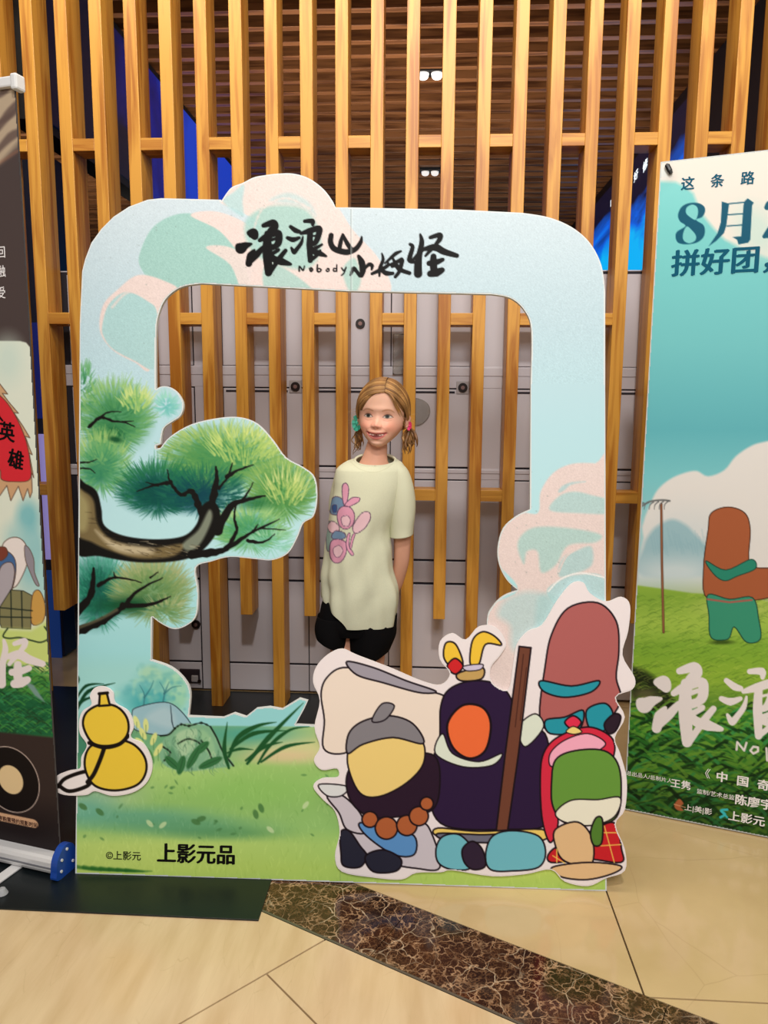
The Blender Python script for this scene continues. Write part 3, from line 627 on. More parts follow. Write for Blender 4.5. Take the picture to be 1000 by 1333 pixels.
# trunk
P.poly(smooth([(98, 628), (112, 630), (126, 640), (132, 662), (136, 684), (160, 697), (200, 702), (238, 698), (256, 682), (262, 660), (275, 652), (286, 664), (284, 690), (262, 718), (232, 730), (180, 732), (130, 724), (98, 716)], 6), ink, 1, 1)
P.poly(smooth([(98, 638), (110, 640), (122, 652), (128, 684), (150, 704), (196, 713), (238, 708), (226, 724), (180, 727), (142, 716), (120, 706), (98, 692)], 6), (120, 104, 70), 1, 2)
P.poly(smooth([(98, 640), (108, 644), (116, 660), (112, 690), (98, 684)], 6), (166, 156, 108), .8, 4)
P.poly(smooth([(124, 690), (150, 706), (200, 714), (190, 722), (150, 716)], 6), (206, 192, 160), .8, 3); P.poly(smooth([(238, 708), (258, 690), (272, 664), (276, 676), (262, 706), (246, 718)], 6), (150, 160, 140), .8, 2)
for _ in range(60):
    t = rng.rand(); x = 100 + t * 150; y = 690 + 26 * min(t * 1.6, 1) + rng.uniform(-10, 9) + (-30 * (1 - t * 5) if t < .2 else 0)
    P.line([(x, y), (x + rng.uniform(6, 16), y + rng.uniform(0, 4))], [.4, 1.2], [(60, 48, 30), (220, 208, 176), (40, 32, 24)][rng.randint(3)], .5)
branch([(283, 690), (300, 660), (316, 652), (345, 645)], 12, 2); branch([(276, 655), (282, 625), (281, 608)], 10, 2.5); branch([(300, 660), (318, 648), (330, 628)], 5, 1)
branch([(262, 668), (250, 640), (236, 644), (222, 628), (218, 612)], 8, 1.2); branch([(222, 628), (200, 632), (178, 640)], 6, 1); branch([(206, 632), (190, 628)], 3, .8)
branch([(296, 620), (310, 612), (330, 605)], 6, 1); branch([(298, 618), (303, 602)], 4, 1); branch([(285, 636), (300, 618)], 3.5, 2)
branch([(250, 722), (285, 718), (305, 708), (330, 692), (364, 676)], 11, 1.2); branch([(297, 712), (308, 690), (305, 672), (308, 652)], 6, 1.5); branch([(322, 704), (342, 706), (358, 695)], 5, 1); branch([(330, 692), (336, 682)], 4, 1); branch([(340, 688), (372, 690)], 2.5, .6)
branch([(116, 556), (130, 544), (148, 548), (162, 550), (176, 556)], 4.5, 1); branch([(128, 546), (140, 537), (158, 536)], 3, .8); branch([(160, 549), (174, 548)], 2.5, .6)
branch([(100, 602), (114, 602), (126, 598)], 3, .8); branch([(100, 610), (116, 610), (124, 616)], 2.4, .8)
branch([(98, 822), (130, 810), (160, 790), (178, 770), (212, 752)], 12, 1.2); branch([(96, 800), (118, 775), (122, 740)], 14, 3); branch([(128, 762), (150, 752), (184, 758)], 6, 1); branch([(150, 752), (148, 745)], 3, 1); branch([(160, 788), (190, 788), (210, 782), (222, 776)], 7, 1); branch([(196, 752), (206, 744)], 3, .8)
P.line(smooth([(100, 818), (130, 806), (152, 794)], 6, False), 4, (96, 92, 70), .8, 1.2)
# brush lettered title
ts = lambda pts: [(300 + x / 6.25, 280 + y / 6.25) for x, y in pts]
ts2 = lambda pts: [(450 + x / 6.25, 290 + y / 6.25) for x, y in pts]
blk = (9, 7, 8)
def brush(pts, w, conv=ts, c=blk, k=1 / 6.25, PP=None, n=5):
    PP = PP or P; q = smooth(conv(pts), n, False); ww = np.interp(np.linspace(0, len(pts) - 1, len(q)), range(len(pts)), w) * k * (1.22 if PP is P else 1.08); PP.line(q, ww, c, 1, .5)
LANG = [([(150, 145), (185, 150), (200, 175)], [30, 70, 45]), ([(60, 250), (85, 270), (120, 250), (172, 235)], [30, 75, 50, 14]), ([(195, 285), (165, 330), (150, 395)], [16, 50, 45]), ([(150, 385), (215, 320), (265, 265)], [40, 46, 30]),
        ([(270, 85), (345, 65), (362, 95), (330, 130), (310, 175)], [30, 50, 50, 50, 50]), ([(240, 205), (300, 170), (385, 145), (395, 190), (385, 235), (340, 270)], [28, 44, 44, 50, 46, 30]), ([(300, 150), (300, 250), (302, 340), (310, 470)], [40, 64, 64, 48]), ([(300, 215), (370, 190)], [24, 20]), ([(305, 260), (360, 245)], [24, 20]),
        ([(310, 330), (390, 285), (370, 280)], [30, 24, 10]), ([(310, 310), (360, 360), (420, 380), (490, 400)], [30, 46, 50, 20]), ([(315, 470), (360, 410), (400, 350), (448, 290)], [40, 30, 36, 28])]
LANG2 = [([(490, 95), (530, 125), (560, 135)], [24, 34, 26]), ([(465, 185), (510, 200), (560, 185)], [24, 36, 20]), ([(590, 175), (575, 230), (530, 290)], [10, 26, 30]), ([(495, 265), (520, 300), (550, 260)], [14, 34, 20]), ([(605, 50), (665, 50), (670, 80)], [24, 36, 20]),
         ([(575, 150), (640, 130), (720, 110), (715, 170), (690, 225), (650, 240)], [20, 40, 42, 40, 36, 24]), ([(650, 140), (645, 240), (650, 370)], [38, 44, 34]), ([(655, 175), (700, 165)], [14, 12]), ([(640, 285), (700, 265), (745, 240)], [26, 26, 16]), ([(650, 290), (720, 310), (780, 335)], [30, 42, 14]), ([(655, 365), (700, 330), (730, 290)], [28, 26, 18])]
for q, w in LANG: brush(q, w)
for q, w in LANG2: brush(q, w)
for q, w in (([(820, 165), (815, 220), (840, 270), (900, 295), (960, 300), (1020, 275), (1060, 220), (1068, 175)], [34, 36, 38, 40, 40, 34, 28, 10]), ([(915, 160), (900, 210), (885, 280)], [18, 28, 30]), ([(915, 160), (950, 230), (985, 280)], [18, 30, 30])): brush(q, w)
for q, w in (([(105, 270), (130, 320), (140, 380), (130, 430)], [20, 44, 44, 28]), ([(40, 425), (65, 375), (85, 390), (115, 430)], [14, 30, 24, 24]), ([(150, 380), (190, 340), (215, 350), (212, 380)], [14, 26, 26, 14]),
             ([(295, 250), (305, 300), (280, 370), (275, 435)], [10, 22, 26, 12]), ([(215, 415), (280, 385), (340, 350), (345, 320)], [20, 28, 24, 10]), ([(320, 330), (375, 280), (410, 250), (450, 232)], [12, 24, 26, 14]), ([(285, 380), (330, 410), (385, 412)], [20, 34, 22]), ([(330, 350), (380, 335), (455, 300)], [14, 22, 30]), ([(385, 290), (410, 340), (440, 380), (520, 410)], [14, 26, 30, 26]), ([(460, 310), (440, 390), (405, 440)], [30, 26, 22]), ([(380, 355), (420, 345)], [22, 20]),
             ([(525, 175), (545, 200), (520, 300), (560, 320)], [20, 28, 34, 20]), ([(608, 95), (620, 160), (600, 260), (590, 340), (590, 415)], [14, 34, 40, 52, 56]), ([(550, 300), (590, 260), (640, 215), (700, 190)], [20, 28, 20, 16]), ([(690, 120), (765, 100), (765, 135), (730, 180)], [24, 36, 34, 22]), ([(640, 215), (730, 200), (800, 235), (905, 268)], [26, 50, 44, 30]), ([(650, 270), (690, 225), (720, 200)], [16, 26, 20]), ([(715, 275), (715, 340), (720, 410)], [40, 50, 44]), ([(680, 330), (740, 320), (790, 300)], [36, 40, 26]), ([(690, 415), (740, 405), (785, 385)], [44, 56, 36])): brush(q, w, ts2)
for q, w in (([(560, 455), (562, 418), (592, 450), (602, 415)], [12, 11, 11, 8]), ([(650, 445), (646, 435), (660, 432), (668, 445), (658, 458), (648, 448)], [12] * 6), ([(708, 405), (708, 455), (728, 460), (738, 445), (722, 435), (708, 445)], [10, 12, 11, 10, 9, 9]),
             ([(790, 440), (780, 450), (790, 460), (802, 452), (800, 436), (788, 436)], [9] * 6), ([(866, 405), (864, 455)], [8, 11]), ([(864, 435), (842, 434), (840, 455), (864, 456)], [9, 9, 10, 9]), ([(905, 430), (922, 452), (942, 425)], [9, 10, 8]), ([(942, 425), (925, 470), (905, 490)], [8, 10, 9])): brush(q, w)
# fold line where the two halves meet
P.line([(457, 268), (457, 381)], 1.0, (150, 160, 160), .8); P.line([(458.5, 268), (458.5, 381)], .8, (232, 238, 238), .6); P.line([(443, 1040), (443, 1152)], .7, (120, 160, 90), .5)
print_face('printed_face', SP, P, OUT, .0006, print_m, stand, [HOLE])
black_ink = mat('black_ink', (16, 14, 14), .5, spec=.08)
lettering('publisher_lettering', '©上影元', SP, 138, 1114, 12.4, black_ink, stand, .012, .0012)
lettering('publisher_lettering', '上影元品', SP, 204, 1112, 27, black_ink, stand, .038, .0012, stretch=.96)

# gourd board: its own piece of foam board
gb = smooth([(117, 905), (124, 895), (136, 894), (147, 901), (150, 915), (167, 926), (174, 945), (170, 960), (186, 968), (196, 985), (198, 1002), (190, 1020), (172, 1032), (146, 1036), (124, 1030), (112, 1035), (85, 1035), (72, 1028), (72, 1012), (88, 1004), (104, 1000), (106, 985), (113, 970), (104, 955), (103, 938), (108, 925), (119, 917)], 5)
SPb = Plane(SP.a, SP.a + SP.u, 8.5)
g_ = board('gourd_cutout', SPb, gb, .006, .0078, cut_m, stand)
tag(g_, 'white edged gourd shaped piece of board')
G_ = Paint(np.arange(66, 204, .8), np.arange(888, 1042, .8), (236, 228, 228)); yel = (232, 198, 64); ol = (24, 18, 16)
G_.line(smooth([(76, 1024), (84, 1014), (104, 1006), (125, 1002)], 6, False), 5, ol); G_.line(smooth([(76, 1022), (90, 1030), (112, 1024), (120, 1016)], 6, False), 5, ol)
G_.poly(smooth([(111, 985), (120, 970), (145, 962), (172, 968), (188, 985), (190, 1005), (178, 1022), (150, 1029), (124, 1023), (112, 1005)], 6), yel, 1, .6, 3, ol)
G_.poly(smooth([(112, 955), (108, 940), (114, 926), (132, 917), (152, 920), (165, 934), (167, 952), (158, 966), (140, 971), (122, 968)], 6), yel, 1, .6, 3, ol)
G_.poly([(129, 919), (130, 903), (139, 902), (143, 918)], yel, 1, .6, 3, ol); G_.line([(129, 903), (140, 902)], 4, ol)
G_.line(smooth([(116, 967), (135, 973), (155, 969), (167, 958)], 6, False), 5, ol); G_.line(smooth([(136, 973), (130, 990), (122, 1008), (114, 1018)], 6, False), 5.5, ol)
print_face('printed_face', SPb, G_, gb, .0084, print_m, g_)

# long shaped board along the lower right: plain colour fields in place of its drawn figures
C4 = lambda pts: [(400 + x / 2.326, 740 + y / 2.326) for x, y in pts]
cb = smooth(C4([(18, 345), (26, 300), (60, 262), (105, 243), (150, 262), (250, 300), (350, 342), (405, 352), (432, 318), (402, 275), (402, 222), (440, 196), (480, 216), (520, 176), (572, 178), (602, 225), (585, 262), (556, 300), (560, 345), (608, 368), (622, 300), (634, 232), (668, 190), (712, 170), (755, 100), (800, 46), (836, 42), (856, 74),
                (905, 100), (952, 86), (978, 112), (972, 190), (955, 262), (992, 330), (985, 366), (935, 390), (962, 450), (932, 512), (948, 560), (968, 640), (962, 730), (934, 775), (962, 850), (962, 915), (905, 938), (850, 962), (780, 948), (738, 912), (660, 926), (560, 932), (440, 914), (405, 920), (330, 922), (285, 942), (200, 936), (105, 918), (84, 870), (98, 800), (84, 735), (48, 700), (18, 660), (45, 636), (92, 632), (90, 606), (44, 610), (20, 580), (38, 540), (22, 480), (38, 400)]), 4)
c_ = board('figure_cutout', SPb, cb, .006, .0078, cut_m, stand)
tag(c_, 'white edged shaped board with rounded coloured fields')
Q_ = Paint(np.arange(402, 832, .9), np.arange(752, 1158, .9), (238, 228, 230)); ol = (26, 16, 24)
def fld(pts, c, o=2.2): Q_.poly(smooth(C4(pts), 6), c, 1, .6, o, ol)
fld([(42, 380), (60, 330), (110, 300), (200, 318), (320, 360), (430, 395), (440, 480), (400, 560), (300, 560), (200, 520), (110, 560), (50, 545), (52, 460)], (238, 222, 208))
fld([(120, 282), (200, 300), (300, 340), (390, 372), (340, 376), (230, 346), (150, 322)], (160, 154, 166))
fld([(704, 440), (720, 300), (740, 200), (790, 120), (880, 104), (936, 160), (944, 250), (936, 330), (950, 400), (900, 470), (820, 500), (730, 490)], (176, 98, 96))
fld([(708, 340), (800, 356), (884, 340), (860, 374), (780, 390), (716, 372)], (40, 150, 168)); fld([(846, 430), (900, 408), (926, 440), (908, 486), (860, 492)], (40, 150, 168)); fld([(900, 470), (930, 440), (950, 450), (936, 490), (912, 500)], (46, 32, 44)); fld([(722, 460), (780, 450), (836, 430), (820, 492), (736, 500)], (40, 150, 168))
fld([(404, 420), (430, 366), (500, 340), (580, 352), (620, 400), (640, 470), (720, 500), (735, 620), (730, 770), (600, 790), (420, 780), (370, 700), (372, 600), (400, 520)], (46, 28, 62))
fld([(388, 560), (410, 500), (440, 560), (520, 585), (590, 560), (560, 596), (470, 600)], (222, 230, 214), 1.8)
fld([(640, 480), (690, 440), (716, 480), (660, 540)], (222, 230, 214), 1.8)
fld([(425, 470), (470, 415), (530, 420), (556, 470), (540, 550), (490, 575), (440, 540)], (238, 110, 60), 3)
fld([(414, 270), (420, 226), (450, 230), (472, 290), (440, 300)], (240, 196, 62)); fld([(494, 290), (500, 220), (530, 192), (566, 204), (588, 232), (540, 230), (520, 290)], (240, 196, 62)); fld([(424, 296), (448, 272), (472, 296), (448, 320)], (206, 40, 44)); fld([(456, 318), (530, 300), (528, 334), (466, 340)], (196, 160, 96)); fld([(474, 296), (530, 290), (524, 306), (484, 310)], (206, 196, 220), 1.4)
Q_.poly(C4([(642, 236), (678, 240), (640, 560), (606, 800), (572, 800), (600, 560)]), (112, 66, 50), 1, .6, 2.2, ol); Q_.line(C4([(655, 260), (630, 480)]), 1, (60, 30, 26)); Q_.line(C4([(664, 300), (645, 460)]), .8, (60, 30, 26))
fld([(396, 786), (520, 796), (710, 790), (716, 822), (560, 830), (400, 812)], (238, 206, 110)); fld([(398, 802), (520, 806), (600, 806), (560, 830), (420, 822)], (110, 110, 128))
fld([(130, 790), (240, 800), (340, 770), (376, 800), (402, 905), (330, 908), (240, 890), (160, 850)], (204, 196, 206))
fld([(60, 690), (104, 686), (160, 740), (176, 800), (120, 790), (96, 740)], (204, 196, 206)); fld([(36, 654), (122, 660), (104, 688), (60, 688)], (220, 222, 224), 1.8)
fld([(160, 770), (250, 790), (324, 810), (324, 866), (262, 866), (180, 810)], (92, 146, 204))
fld([(122, 620), (180, 560), (300, 560), (386, 568), (402, 650), (380, 730), (290, 750), (190, 752), (130, 700)], (44, 26, 44))
fld([(124, 600), (130, 540), (180, 500), (270, 494), (346, 520), (352, 590), (300, 650), (220, 690), (160, 680)], (238, 208, 128))
fld([(122, 560), (126, 500), (170, 462), (250, 446), (320, 470), (352, 530), (260, 512), (170, 532)], (132, 128, 134)); fld([(196, 462), (226, 410), (264, 416), (236, 458)], (132, 128, 134), 1.8)
for x, y, r in ((190, 760, 24), (240, 786, 34), (302, 778, 31), (338, 750, 29), (362, 712, 20)): fld([(x + r * math.cos(t), y + r * math.sin(t)) for t in np.arange(8) * math.pi / 4], (176, 96, 56))
fld([(100, 800), (126, 794), (160, 840), (180, 870), (160, 904), (110, 900), (102, 860)], (40, 40, 56)); fld([(176, 872), (230, 852), (284, 880), (270, 916), (200, 918)], (40, 40, 56))
fld([(390, 850), (410, 812), (460, 806), (500, 850), (496, 906), (440, 912), (398, 892)], (112, 186, 202)); fld([(540, 870), (560, 812), (620, 794), (700, 810), (722, 860), (700, 905), (620, 916), (556, 912)], (112, 186, 202)); fld([(470, 850), (500, 826), (530, 850), (540, 900), (504, 912), (476, 890)], (50, 36, 56))
fld([(706, 640), (716, 560), (760, 510), (850, 480), (920, 510), (930, 560), (900, 600), (800, 600), (750, 640), (760, 770), (736, 830), (712, 760)], (214, 46, 70)); fld([(736, 560), (780, 520), (850, 500), (904, 530), (860, 560), (790, 566), (740, 600)], (246, 172, 196), 1.6); fld([(780, 466), (806, 446), (830, 466), (806, 488)], (224, 50, 80)); fld([(784, 494), (806, 478), (832, 494), (808, 502)], (240, 214, 130), 1.4)
fld([(740, 650), (752, 580), (810, 552), (900, 552), (944, 600), (950, 700), (930, 760), (860, 778), (780, 770), (744, 720)], (104, 152, 62))
fld([(752, 740), (800, 702), (880, 700), (948, 694), (930, 752), (860, 778), (780, 768)], (238, 234, 214), 1.8)
fld([(738, 890), (744, 850), (850, 800), (930, 770), (952, 850), (950, 890), (850, 880)], (200, 36, 44)); fld([(752, 790), (820, 768), (864, 820), (858, 900), (780, 886), (752, 840)], (226, 188, 140)); fld([(742, 905), (850, 890), (948, 900), (930, 922), (850, 942), (770, 934)], (226, 188, 140))
for L_ in ([(900, 780), (930, 890)], [(880, 800), (944, 800)], [(884, 840), (950, 836)], [(744, 870), (780, 892)], [(756, 850), (756, 890)]): Q_.line(C4(L_), 1.3, (240, 200, 90))
fld([(858, 800), (874, 756), (894, 760), (892, 830), (868, 838)], (84, 128, 50))
print_face('printed_face', SPb, Q_, cb, .0084, print_m, c_)

# struts behind the board
wd = mat('raw_board', (176, 160, 132), .7)
for u_ in (.06, 1.30):
    top = SP.at(u_, 1.0, -.013); foot = np.array([top[0], A_[1] + .42, .0045 if u_ < .5 else .001]); low = SP.at(u_, .02, -.014)
    bm = bmesh.new(); V = [Vector(p) for p in (top, low, foot)]; a = [bm.verts.new(v) for v in V]; b = [bm.verts.new(v + Vector((.006, 0, 0))) for v in V]
    bm.faces.new(a); bm.faces.new(b[::-1])
    for k in range(3): bm.faces.new((a[k], b[k], b[(k + 1) % 3], a[(k + 1) % 3]))
    bm_obj('rear_strut', bm, wd, stand)

# ================================================================== right hand poster
def to_px(p): v = RM.T @ (np.array(p) - CP); return 500 + F * v[0] / v[2], 666.5 + F * v[1] / v[2]
a = on_floor(812, 1055); b = on_floor(1000, 1092); RP = Plane(a, b)
poster = empty('poster_stand', RP.at(.4, 0, -.05), 'tall teal film poster on a stand, right of the frame, dated 8月', 'poster', )
W_, H_ = .80, 1.933
quad = [to_px(RP.at(*q)) for q in ((0, .004), (.2, .004), (.4, .004), (W_, .004), (W_, H_ + .02), (.4, H_ + .005), (0, H_))]
quad = [quad[i] for i in (0, 1, 2, 3, 4, 5, 6)]
board('poster_sheet', RP, quad, .003, 0, mat('poster_back', (190, 196, 196), .5), poster)
T = Paint(np.r_[np.arange(806, 1006, 1.0), np.arange(1006, 1260, 6.0)], np.arange(170, 1180, 1.0), (120, 196, 196))
T.vgrad([(200, (132, 206, 206)), (300, (118, 198, 198)), (450, (112, 190, 194)), (560, (96, 176, 186)), (620, (120, 194, 200)), (750, (170, 206, 208))])
E_ = [1200, 1200]
T.poly([(850, 200), (858, 236), (880, 237), (892, 243), (903, 252), (912, 276), (930, 298), (944, 312), (968, 324), (1000, 336), (1300, 420), (1300, 100), (850, 190)], (226, 218, 210), 1, 3)
T.blob(985, 300, 26, 40, (190, 214, 206), .8, .6, -.5); T.blob(862, 225, 12, 8, (214, 224, 224), .7, .6)
T.poly(smooth([(838, 700), (838, 680), (846, 658), (856, 638), (872, 624), (890, 616), (907, 613), (922, 620), (943, 612), (958, 594), (979, 580), (1000, 574), (1060, 560), (1250, 560), (1250, 800), (860, 800)], 4), (224, 220, 216), 1, 1.6)
T.blob(900, 700, 60, 40, (206, 214, 216), .6, .6); T.blob(850, 750, 60, 30, (190, 212, 214), .7, .6)
T.poly(smooth([(838, 712), (848, 692), (860, 682), (876, 676), (894, 684), (908, 698), (924, 712), (960, 724), (960, 745), (838, 750)], 5), (146, 184, 194), .9, 3)
T.blob(880, 745, 60, 20, (204, 216, 218), .9, .7)
for k in range(26): T.line([(848 + k * 3, 700 + rng.uniform(-14, 8)), (852 + k * 3, 716 + rng.uniform(-8, 8))], 1.2, (126, 168, 182), .3, 1)
hill_ = [(806, 756), (830, 762), (860, 766), (900, 772), (930, 774), (960, 770), (1000, 784), (1300, 800), (1300, 1200), (806, 1200)]
T.poly(hill_, (150, 184, 70), 1, 1.2)
for y0, c, a_ in ((790, (108, 150, 50), .5), (815, (170, 200, 84), .7), (850, (120, 168, 52), .7), (880, (140, 180, 56), .7), (925, (80, 130, 44), .8), (970, (44, 104, 44), .85), (1010, (70, 124, 36), .8), (1050, (34, 74, 24), .9), (1090, (20, 56, 20), .9)):
    T.blob(900, y0, 260, 26, c, a_, .6)
T.blob(960, 790, 50, 14, (196, 206, 110), .7, .6); T.poly(smooth([(820, 870), (850, 880), (880, 915), (880, 935), (845, 925), (822, 905)], 5), (20, 24, 18), .9, 4); T.blob(840, 905, 18, 10, (150, 140, 90), .5, .6)
for k in range(900):
    x, y = rng.uniform(806, 1010), rng.uniform(775, 925); l = rng.uniform(6, 16); c = [(96, 138, 44), (180, 204, 84), (64, 104, 32)][rng.randint(3)]
    T.line(smooth([(x, y), (x + l * .6, y - l * .25), (x + l, y - l * .1)], 3, False), np.linspace(1.2, .3, 7), c, .4)
for k in range(620):
    x, y = rng.uniform(806, 1010), rng.uniform(930, 1110); l = rng.uniform(18, 62); s_ = rng.choice([-1, 1]); q = rng.uniform(.1, .5); d = (y - 930) / 180
    c = np.array([(52, 128, 46), (96, 164, 56), (22, 66, 26), (14, 44, 18), (120, 176, 60), (60, 160, 84)][rng.randint(6)]) * (1 - .45 * d)
    T.line(smooth([(x, y), (x + s_ * l * .5, y - l * q), (x + s_ * l, y - l * q * .5)], 4, False), np.linspace(4.5, .4, 9), c, .75)
# garden rake and plain colour fields
T.line([(861, 656), (862, 740), (864, 823)], 3.2, (70, 46, 34)); T.line([(861, 656), (862, 740), (864, 823)], 2, (150, 96, 66)); T.line(smooth([(834, 660), (846, 653), (862, 651), (872, 652)], 5, False), 2.4, (110, 112, 112))
for k in range(6): T.line(smooth([(838 + k * 6.5, 653 + (3 - k) * .5), (834 + k * 6.3, 657), (832 + k * 6.6, 663)], 3, False), [1.8, 1.6, 1.4, 1.2, 1, .9, .7], (100, 102, 104))
ol = (56, 34, 24)
T.poly(smooth([(922, 690), (926, 668), (948, 660), (970, 668), (977, 690), (977, 735), (1010, 742), (1012, 772), (976, 782), (922, 780), (916, 740)], 5), (166, 92, 58), 1, .6, 1.2, ol)
T.poly(smooth([(919, 730), (945, 742), (978, 728), (984, 740), (960, 750), (944, 756), (930, 748)], 5), (44, 134, 110), 1, .6, 1.1, (20, 60, 50))
T.poly(smooth([(922, 774), (950, 780), (980, 778), (988, 806), (990, 832), (972, 836), (956, 816), (948, 832), (926, 830), (923, 800)], 5), (58, 146, 116), 1, .6, 1.2, (20, 60, 50)); T.line([(921, 780), (950, 784), (979, 781)], 2.4, (166, 96, 84))
T.blob(940, 836, 16, 3, (40, 60, 20), .7, .5)
# lettering
c4 = lambda pts: [(860 + x / 7.14, 200 + y / 7.14) for x, y in pts]; navy = (4, 82, 108)
T.poly(smooth(c4([(290, 457), (360, 462), (408, 495), (413, 545), (385, 590), (332, 616), (395, 660), (413, 710), (400, 775), (340, 826), (240, 843), (165, 828), (140, 775), (155, 725), (232, 672), (182, 630), (163, 575), (185, 510), (230, 472)]), 6), navy, 1, .55)
T.poly(smooth(c4([(292, 474), (335, 490), (350, 535), (340, 590), (320, 616), (262, 580), (236, 545), (245, 500)]), 6), (122, 198, 198), 1, .5); T.poly(smooth(c4([(246, 676), (300, 720), (330, 765), (322, 808), (275, 832), (230, 820), (208, 785), (214, 730)]), 6), (118, 194, 194), 1, .5)
T.poly(c4([(570, 445), (638, 465), (625, 570), (612, 670), (590, 740), (520, 810), (447, 862), (530, 740), (560, 640), (566, 540)]), navy, 1, .5)
T.poly(c4([(810, 415), (868, 455), (852, 482), (835, 800), (815, 828), (725, 845), (712, 800), (668, 775), (750, 768), (772, 480), (780, 445)]), navy, 1, .5)
for q in ([(635, 466), (785, 452)], [(628, 568), (775, 558)], [(620, 673), (770, 662)]): T.line(c4(q), 1.6, navy)
T.line(smooth(c4([(990, 500), (1010, 462), (1070, 450), (1115, 510), (1090, 590), (1030, 670), (965, 770)]), 5, False), np.linspace(7, 5, 31), navy); T.poly(c4([(955, 785), (975, 740), (1130, 740), (1130, 785)]), navy)
wh = (236, 228, 228)
m1 = lambda pts: [(829 + (x - 45) * .248, 864 + (y - 45) * .24) for x, y in pts]; m2 = lambda pts: [(938 + (x - 460) * .262, 871 + (y - 38) * .262) for x, y in pts]
for q, w in LANG: brush(q, np.array(w) + 3, m1, wh, .245, T)
for q, w in LANG2: brush(q, w, m2, wh, .262, T)
for q, w in (([(959, 976), (960, 966), (969, 977), (972, 967)], 2.8), ([(981, 972), (977, 977), (981, 981), (987, 978), (987, 973), (981, 972)], 2.8), ([(998, 974), (999, 990)], 2.8)): T.line(q, w, wh)
T.poly(smooth([(880, 1044), (885, 1040), (890, 1046), (886, 1050), (890, 1055), (883, 1055), (878, 1050)], 4), (170, 96, 60)); T.line([(878, 1047), (892, 1051)], 1, (220, 160, 120))
T.line(smooth([(947, 1054), (939, 1055), (944, 1060), (938, 1064)], 5, False), 3, (60, 190, 200)); T.line([(939, 1056), (947, 1064)], 2.4, (60, 190, 200))
print_face('printed_poster', RP, T, quad, .0005, vinyl_m, poster)
navy_ink = mat('navy_ink', navy, .5, spec=.1); white_ink = mat('white_ink', (240, 236, 236), .5, spec=.1)
for ch, x, y in (('这', 895.5, 240), ('条', 934, 236.5), ('路', 973.5, 233)): lettering('poster_lettering', ch, RP, x, y, 17.5, navy_ink, poster, .026, .0012, 0, 'CENTER', .96)
lettering('poster_lettering', '拼好团，', RP, 874, 346, 35, navy_ink, poster, .034, .0012, 0)
lettering('poster_lettering', '《', RP, 910, 1006, 14, white_ink, poster, .0, .0012)
for ch, x, y in (('中', 940, 1012.5), ('国', 967, 1018), ('奇', 994, 1023)): lettering('poster_lettering', ch, RP, x, y, 15, white_ink, poster, .03, .0012, 0, 'CENTER')
lettering('poster_lettering', '总出品人/总制片人', RP, 815.5, 1006.5, 6.8, white_ink, poster, .005, .0012, 0); lettering('poster_lettering', '王隽', RP, 873, 1019.5, 12.5, white_ink, poster, .025, .0012, 0)
lettering('poster_lettering', '监制/艺术总监', RP, 907, 1030, 7.2, white_ink, poster, .005, .0012, 0); lettering('poster_lettering', '陈廖宇', RP, 956.5, 1041, 15, white_ink, poster, .03, .0012, 0)
lettering('poster_lettering', '上|美|影', RP, 891, 1051, 9.5, white_ink, poster, .012, .0012, 0); lettering('poster_lettering', '上影元', RP, 948, 1062, 14.5, white_ink, poster, .025, .0012, 0)
blackp = mat('black_plastic', (18, 18, 18), .35)
cl_ = RP.px(872, 222, .006); bm = bmesh.new(); add_tube(bm, [RP.px(868, 214, -.012), RP.px(869, 216, .008), cl_, RP.px(874, 226, .006)], [.004, .007, .007, .005], 8); bm_obj('clip', bm, blackp, poster)
bm = bmesh.new(); add_cyl(bm, RP.at(.4, .02, -.05), RP.at(.4, 1.93, -.03), .009, n=12); bm_obj('pole', bm, blackp, poster)
bm = bmesh.new(); add_tube(bm, [RP.at(.012, H_ - .03, -.012), RP.at(.4, 1.90, -.035), RP.at(W_ - .02, H_ - .01, -.012)], .004, 8); bm_obj('top_arm', bm, blackp, poster)
bm = bmesh.new()
add_tube(bm, [RP.at(.1, .012, -.35), RP.at(.4, .02, -.05), RP.at(.7, .012, -.35)], .007, 8); add_tube(bm, [RP.at(.02, .01, -.012), RP.at(.4, .02, -.05), RP.at(W_ - .02, .01, -.012)], .005, 8); bm_obj('foot', bm, blackp, poster)

# ================================================================== left roll-up banner
LPl = Plane(on_floor(0, 1117, .0), on_floor(88, 1137, .0)); u1 = LPl.uv(88, 1137)[0] - .006; u0 = u1 - .85
roll = empty('roll_up_banner', LPl.at(u1 - .42, .0045, 0), 'tall dark roll-up banner with red flag picture and aluminium base, left of the frame', 'banner')
zt = 2.0
bq = [to_px(LPl.at(u, z, 0)) for u, z in ((u0 + .012, .05), (u1 - .012, .05), (u1 - .012, zt), (u0 + .012, zt))]
LB = Plane(LPl.at(0, 0, 0), LPl.at(1, 0, 0))
board('banner_sheet', LB, bq, .0015, 0, mat('banner_back', (70, 66, 66), .6), roll)
K = Paint(np.r_[np.arange(-440, -8, 8.0), np.arange(-8, 100, 1.0)], np.arange(80, 1160, 1.0), (76, 64, 62))
K.poly([(-440, 60), (60, 60), (40, 170), (0, 216), (-440, 260)], (178, 158, 134), 1, 6)
for q, w in (([(-20, 190), (10, 150), (34, 120)], 12), ([(-10, 130), (6, 118), (16, 96)], 10), ([(-10, 165), (14, 150), (40, 128)], 8), ([(-10, 205), (14, 178), (40, 165)], 12), ([(-4, 220), (20, 200), (40, 190)], 9), ([(10, 110), (26, 118), (34, 104)], 3)):
    s_ = smooth(q, 6, False); K.line(s_, np.interp(np.arange(len(s_)), [0, len(s_) / 2, len(s_) - 1], [w * .3, w, w * .2]), (96, 78, 72), .85, 2)
